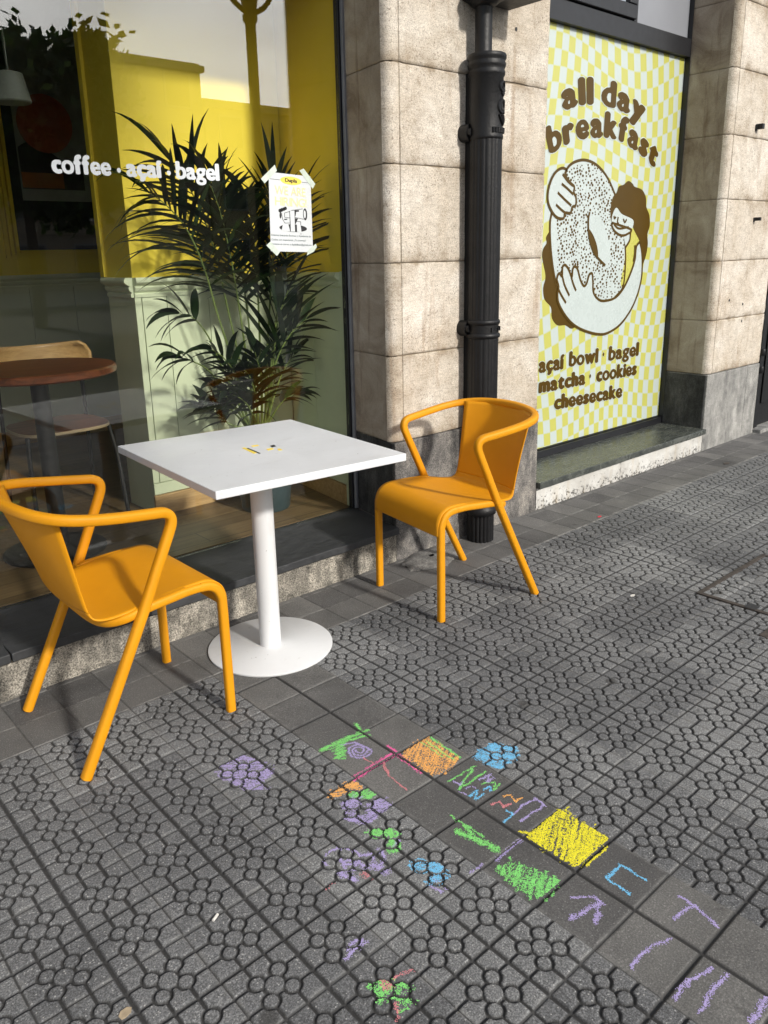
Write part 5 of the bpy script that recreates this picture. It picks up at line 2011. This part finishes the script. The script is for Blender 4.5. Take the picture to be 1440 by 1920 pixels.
chalk('orange, green and purple chalk patches coloured into one stamped flower',
      [('orange', [[(618, 1488), (648, 1464), (662, 1466), (684, 1480), (668, 1484), (640, 1486), (636, 1496)]], [], 0.92, None),
       ('green', [[(652, 1490), (662, 1482), (674, 1488), (668, 1496)], [(676, 1492), (684, 1480), (706, 1490), (694, 1498)]], [], 0.9, None),
       ('purple', [[(642, 1504), (656, 1496), (674, 1500), (676, 1510), (662, 1518), (646, 1516)], [(694, 1506), (710, 1496), (730, 1508), (718, 1522), (690, 1546), (676, 1540), (690, 1524)],
                   [(644, 1528), (662, 1520), (676, 1526), (686, 1546), (664, 1542)]], [], 0.85, None)])
chalk('green chalk discs inside a stamped flower, third from the orange patch',
      [('green', [[(690, 1560), (705, 1551), (722, 1556), (722, 1570), (704, 1574)], [(722, 1562), (738, 1555), (752, 1566), (738, 1574)], [(722, 1584), (738, 1576), (752, 1584), (748, 1596), (728, 1598)]], [], 0.92, None)])
chalk('purple chalk rings drawn round the petals of a stamped flower',
      [('purple', [], [(spiral(650, 1612, 44, 26, 1.1, 30, 2.6), 0.005), (spiral(660, 1622, 24, 15, 1.2), 0.006), (spiral(692, 1612, 32, 22, 1.2, 30, -1), 0.006), ([(640, 1640), (665, 1650)], 0.012), ([(700, 1622), (725, 1634)], 0.014), ([(735, 1590), (750, 1575)], 0.004)], 0.72, None),
       ('rose', [], [([(680, 1640), (694, 1646)], 0.010), ([(612, 1668), (625, 1656)], 0.004)], 0.5, None)])
chalk('three blue chalk discs inside a stamped flower',
      [('blue', [[(766, 1626), (780, 1612), (798, 1614), (800, 1628), (782, 1636)], [(800, 1622), (816, 1616), (832, 1624), (826, 1638), (806, 1636)], [(804, 1648), (818, 1640), (832, 1648), (826, 1662), (808, 1660)]], [], 0.9, None),
       ('purple', [], [([(808, 1662), (826, 1672), (842, 1664)], 0.005), ([(814, 1648), (822, 1652)], 0.004)], 0.6, None)])
chalk('small purple chalk scribble on a flower petal near the bottom',
      [('purple', [], [([(652, 1780), (662, 1766), (680, 1764), (668, 1776), (654, 1794)], 0.007), ([(645, 1800), (660, 1790)], 0.005), ([(680, 1772), (690, 1766)], 0.003)], 0.75, None)])
chalk('green and pink chalk blot on a stamped flower at the bottom edge',
      [('green', [[(688, 1846), (708, 1834), (724, 1842), (746, 1860), (786, 1878), (764, 1884), (742, 1872), (716, 1880), (706, 1862)]], [([(745, 1845), (770, 1850)], 0.010), ([(750, 1895), (765, 1890)], 0.006)], 0.70, None),
       ('rose', [[(712, 1838), (730, 1838), (734, 1850), (716, 1852)]], [([(740, 1832), (775, 1818)], 0.004), ([(742, 1880), (746, 1915)], 0.004)], 0.6, None)])
chalk('short purple chalk streak along the joint between the green hatching and faint strokes',
      [('purple', [], [([(930, 1610), (952, 1592), (976, 1574)], 0.007), ([(880, 1636), (905, 1620)], 0.004)], 0.7, None)])

# ------------------------------------------------------------------ small litter
lp = [gp(*q) for q in ((222, 1908), (226, 1898), (238, 1890), (247, 1890), (246, 1900), (236, 1910), (228, 1914))]
m = MB()
m.prism([(p[0], p[1]) for p in lp][::-1], 0.0015, 0.003)
tag(obj('dry_leaf', m, 'dryleaf', bevel=0.0004), 'small pale dry leaf lying on the flower tiles', 'leaf')
for px, py, s, mt, nm, lb, ct in ((404, 1722, 0.010, 'white_scrap', 'cigarette_end', 'white cigarette end lying on a tile joint', 'cigarette end'),
                                  (1124, 969, 0.014, 'red_scrap', 'red_scrap', 'tiny red scrap on the plain tiles in front of the white step', 'scrap'),
                                  (1362, 869, 0.030, 'rust', 'metal_cap', 'dark oval metal cap set in the plain tiles near the pegged pillar', 'metal cap'),
                                  (1186, 1117, 0.014, 'white_scrap', 'paper_scrap', 'pale trodden scrap on the flower tiles near the access cover', 'scrap')):
    c = gp(px, py)
    m = MB()
    if nm == 'cigarette_end':
        m.tube([(c[0] - s * 0.8, c[1] - s * 0.4, 0.003), (c[0] + s * 0.8, c[1] + s * 0.4, 0.003)], 0.0032, n=8)
    else:
        k = 20
        m.prism([(c[0] + s * math.cos(2 * math.pi * i / k) * (1 + 0.18 * math.sin(3.1 * i)), c[1] + s * 0.5 * math.sin(2 * math.pi * i / k) * (1 + 0.15 * math.cos(2.3 * i))) for i in range(k)], 0.0005, 0.0022)
    tag(obj(nm, m, mt), lb, ct)

# access cover with its steel rim, tiles set inside
ac = empty('access_cover', (2.2, 0.2, 0), 'square access cover with a dark steel rim, filled with flower tiles', 'access cover')
hx, hy = 1.785, 0.400
rim = MB()
w = 0.020
rim.box(hx, hx + 0.62, hy - w, hy, -0.02, 0.0042)
rim.box(hx, hx + w, hy - 0.62, hy - w - 0.0005, -0.02, 0.0042)
rim.box(hx + 0.60, hx + 0.62, hy - 0.62, hy - w - 0.0005, -0.02, 0.0042)
rim.box(hx + w + 0.0005, hx + 0.5995, hy - 0.62, hy - 0.60, -0.02, 0.0042)
obj('rim', rim, 'rust', ac, bevel=0.002)
obj('lifting_slot', MB().box(hx + 0.002, hx + 0.050, hy - 0.235, hy - 0.195, -0.002, 0.0056), 'ink', ac)
gp2 = gp(1422, 1192)
rim2 = MB().box(gp2[0], gp2[0] + 0.5, gp2[1] - 0.03, gp2[1], -0.02, 0.004)
tag(obj('drain_edge', rim2, 'rust', bevel=0.002), 'dark steel edge of a second cover just in front of the access cover', 'cover edge')

# ------------------------------------------------------------------ street behind the camera (mirrored in the glass, but for the added kerb tree)
def leaf_cloud(mb, centre, rad, n, size, rg, squash=0.8):
    """many small leaf faces in clumps spread through the crown"""
    nc = max(6, int(n / 60))
    cl_ = []
    for _ in range(nc):
        d = rg.normal(0, 1, 3)
        d /= np.linalg.norm(d)
        r = rg.random() ** 0.45
        cl_.append((np.array(centre) + d * r * np.array(rad), rg.uniform(0.16, 0.34) * min(rad)))
    for i in range(n):
        c, s = cl_[rg.integers(nc)]
        p = c + rg.normal(0, 1, 3) * s * np.array([1, 1, squash])
        a = rg.normal(0, 1, 3)
        a /= np.linalg.norm(a)
        b = np.cross(a, rg.normal(0, 1, 3))
        b /= np.linalg.norm(b) + 1e-9
        L, W = size * rg.uniform(0.7, 1.3), size * 0.32 * rg.uniform(0.8, 1.2)
        mb.add([p - a * L * 0.5, p + b * W, p + a * L * 0.5, p - b * W], [(0, 1, 2, 3)])


def tree(loc, crowns, trunk_h, n, size, seed, label):
    rg = np.random.default_rng(seed)
    root = empty('street_tree', loc, label, 'tree', 'street trees mirrored in the window')
    tm = MB()
    x, y, z = loc
    tm.tube(spline([(x, y, z), (x + 0.05, y, z + trunk_h * 0.5), (x, y + 0.05, z + trunk_h)], 6), 0.16, n=12, taper=list(np.linspace(1.0, 0.6, 13)))
    for c, r in crowns:
        tm.tube(spline([(x, y, z + trunk_h - 0.2), ((x + c[0]) / 2, (y + c[1]) / 2, (z + trunk_h + c[2]) / 2 + 0.2), c], 5), 0.07, n=8, taper=list(np.linspace(1, 0.3, 11)))
    obj('trunk', tm, 'bark', root, smooth=True)
    cm = MB()
    tot = sum((r[0] * r[2]) for c, r in crowns)
    for c, r in crowns:
        leaf_cloud(cm, c, r, int(n * r[0] * r[2] / tot), size, rg)
    obj('crown', cm, 'leaf', root)


tree((-2.2, -4.4, -0.13), [((-2.0, -4.2, 6.6), (1.5, 1.1, 1.2)), ((-0.75, -4.1, 6.3), (0.85, 0.8, 0.8)), ((0.24, -4.0, 5.88), (0.46, 0.5, 0.64)), ((0.1, -4.0, 5.75), (0.6, 0.5, 0.5)), ((-0.2, -4.1, 7.0), (0.7, 0.7, 0.6)),  # unseen kerb tree, added so its crowns keep sun off the cafe interior
                           ((-3.4, -4.4, 6.3), (1.3, 1.0, 1.3)), ((0.24, -4.0, 4.60), (0.46, 0.5, 0.26)), ((0.20, -4.0, 4.22), (0.50, 0.5, 0.30)), ((-0.35, -4.0, 4.45), (0.5, 0.5, 0.40)), ((-1.0, -4.1, 4.5), (0.65, 0.5, 0.32))], 4.2, 30000, 0.15, 5,
     'leafy unseen tree added at the near kerb to shade the cafe')
tree((5.6, -15.0, -0.13), [((7.2, -15, 5.2), (1.05, 1.0, 1.4)), ((6.0, -15, 4.7), (1.2, 1.0, 1.45)), ((4.5, -15, 4.2), (1.5, 1.1, 1.2)), ((6.5, -15, 3.3), (1.8, 1.0, 1.2)), ((3.2, -15, 3.8), (1.3, 1.0, 1.2))], 3.0, 24000, 0.26, 8,
     'broad street tree mirrored in the shop window over the framed picture')


def building(x0, x1, y, h, mat_, label, floors, cols):
    root = empty('apartment_building', ((x0 + x1) / 2, y - 4, 0), label, 'building', 'buildings across the street')
    b = MB().box(x0, x1, y - 9, y, -0.3, h)
    b.box(x0 - 0.1, x1 + 0.1, y + 0.003, y + 0.35, h - 0.45, h - 0.15)
    for k in range(1, floors):
        b.box(x0, x1, y + 0.003, y + 0.14, h / floors * k - 0.12, h / floors * k + 0.06)
    obj('wall', b, mat_, root)
    fh = h / floors
    cwid = (x1 - x0) / cols
    first = None
    for k in range(floors):
        for c in range(cols):
            cx, cz = x0 + cwid * (c + 0.5), fh * (k + 0.5)
            if first is None:
                wm = MB().box(-0.75, 0.75, 0.003, 0.09, -0.85, 0.85)
                first = obj('window', wm, 'kerb', root, local=True)
                o = first
                pn = obj('pane', MB().box(-0.65, 0.65, 0.093, 0.11, -0.75, 0.75), 'pane_dark', first, local=True)
            else:
                o = copy_tree(first, root)
            o.location = (cx - root.location.x, y - root.location.y, cz)


building(11.0, 22.2, -35.0, 11.1, 'render', 'taller brown apartment block mirrored in the shop window', 4, 4)
building(22.3, 44.0, -35.0, 9.5, 'render2', 'lower ochre apartment block mirrored beside the taller one', 3, 7)
building(-14.0, 10.9, -35.0, 8.6, 'render2', 'low ochre apartment block directly across the street', 3, 8)

lamp = empty('street_lamp', (8.20, -9.2, 0), 'ornate iron street lamp mirrored at the top of the shop window', 'street lamp')
obj('post', MB().lathe([(0.20, -0.13), (0.20, 0.5), (0.13, 0.6), (0.105, 1.2), (0.10, 5.6), (0.14, 5.65), (0.14, 5.75), (0.08, 5.8)], 8.20, -9.2, 20), 'iron', lamp, smooth=True)
arm_ = MB()
for s in (-1, 1):
    arm_.tube(spline([(8.20, -9.2, 5.75), (8.20 + s * 0.35, -9.2, 5.95), (8.20 + s * 0.6, -9.2, 6.3)], 6), 0.05, n=8)
    arm_.lathe([(0.12, 6.3), (0.26, 6.75), (0.28, 6.8), (0.1, 7.0), (0.02, 7.1)], 8.20 + s * 0.6, -9.2, 12)
arm_.lathe([(0.12, 5.8), (0.16, 6.0), (0.10, 6.3), (0.24, 6.9), (0.26, 6.95), (0.05, 7.2)], 8.20, -9.2, 12)
obj('lantern', arm_, 'iron', lamp, smooth=True)
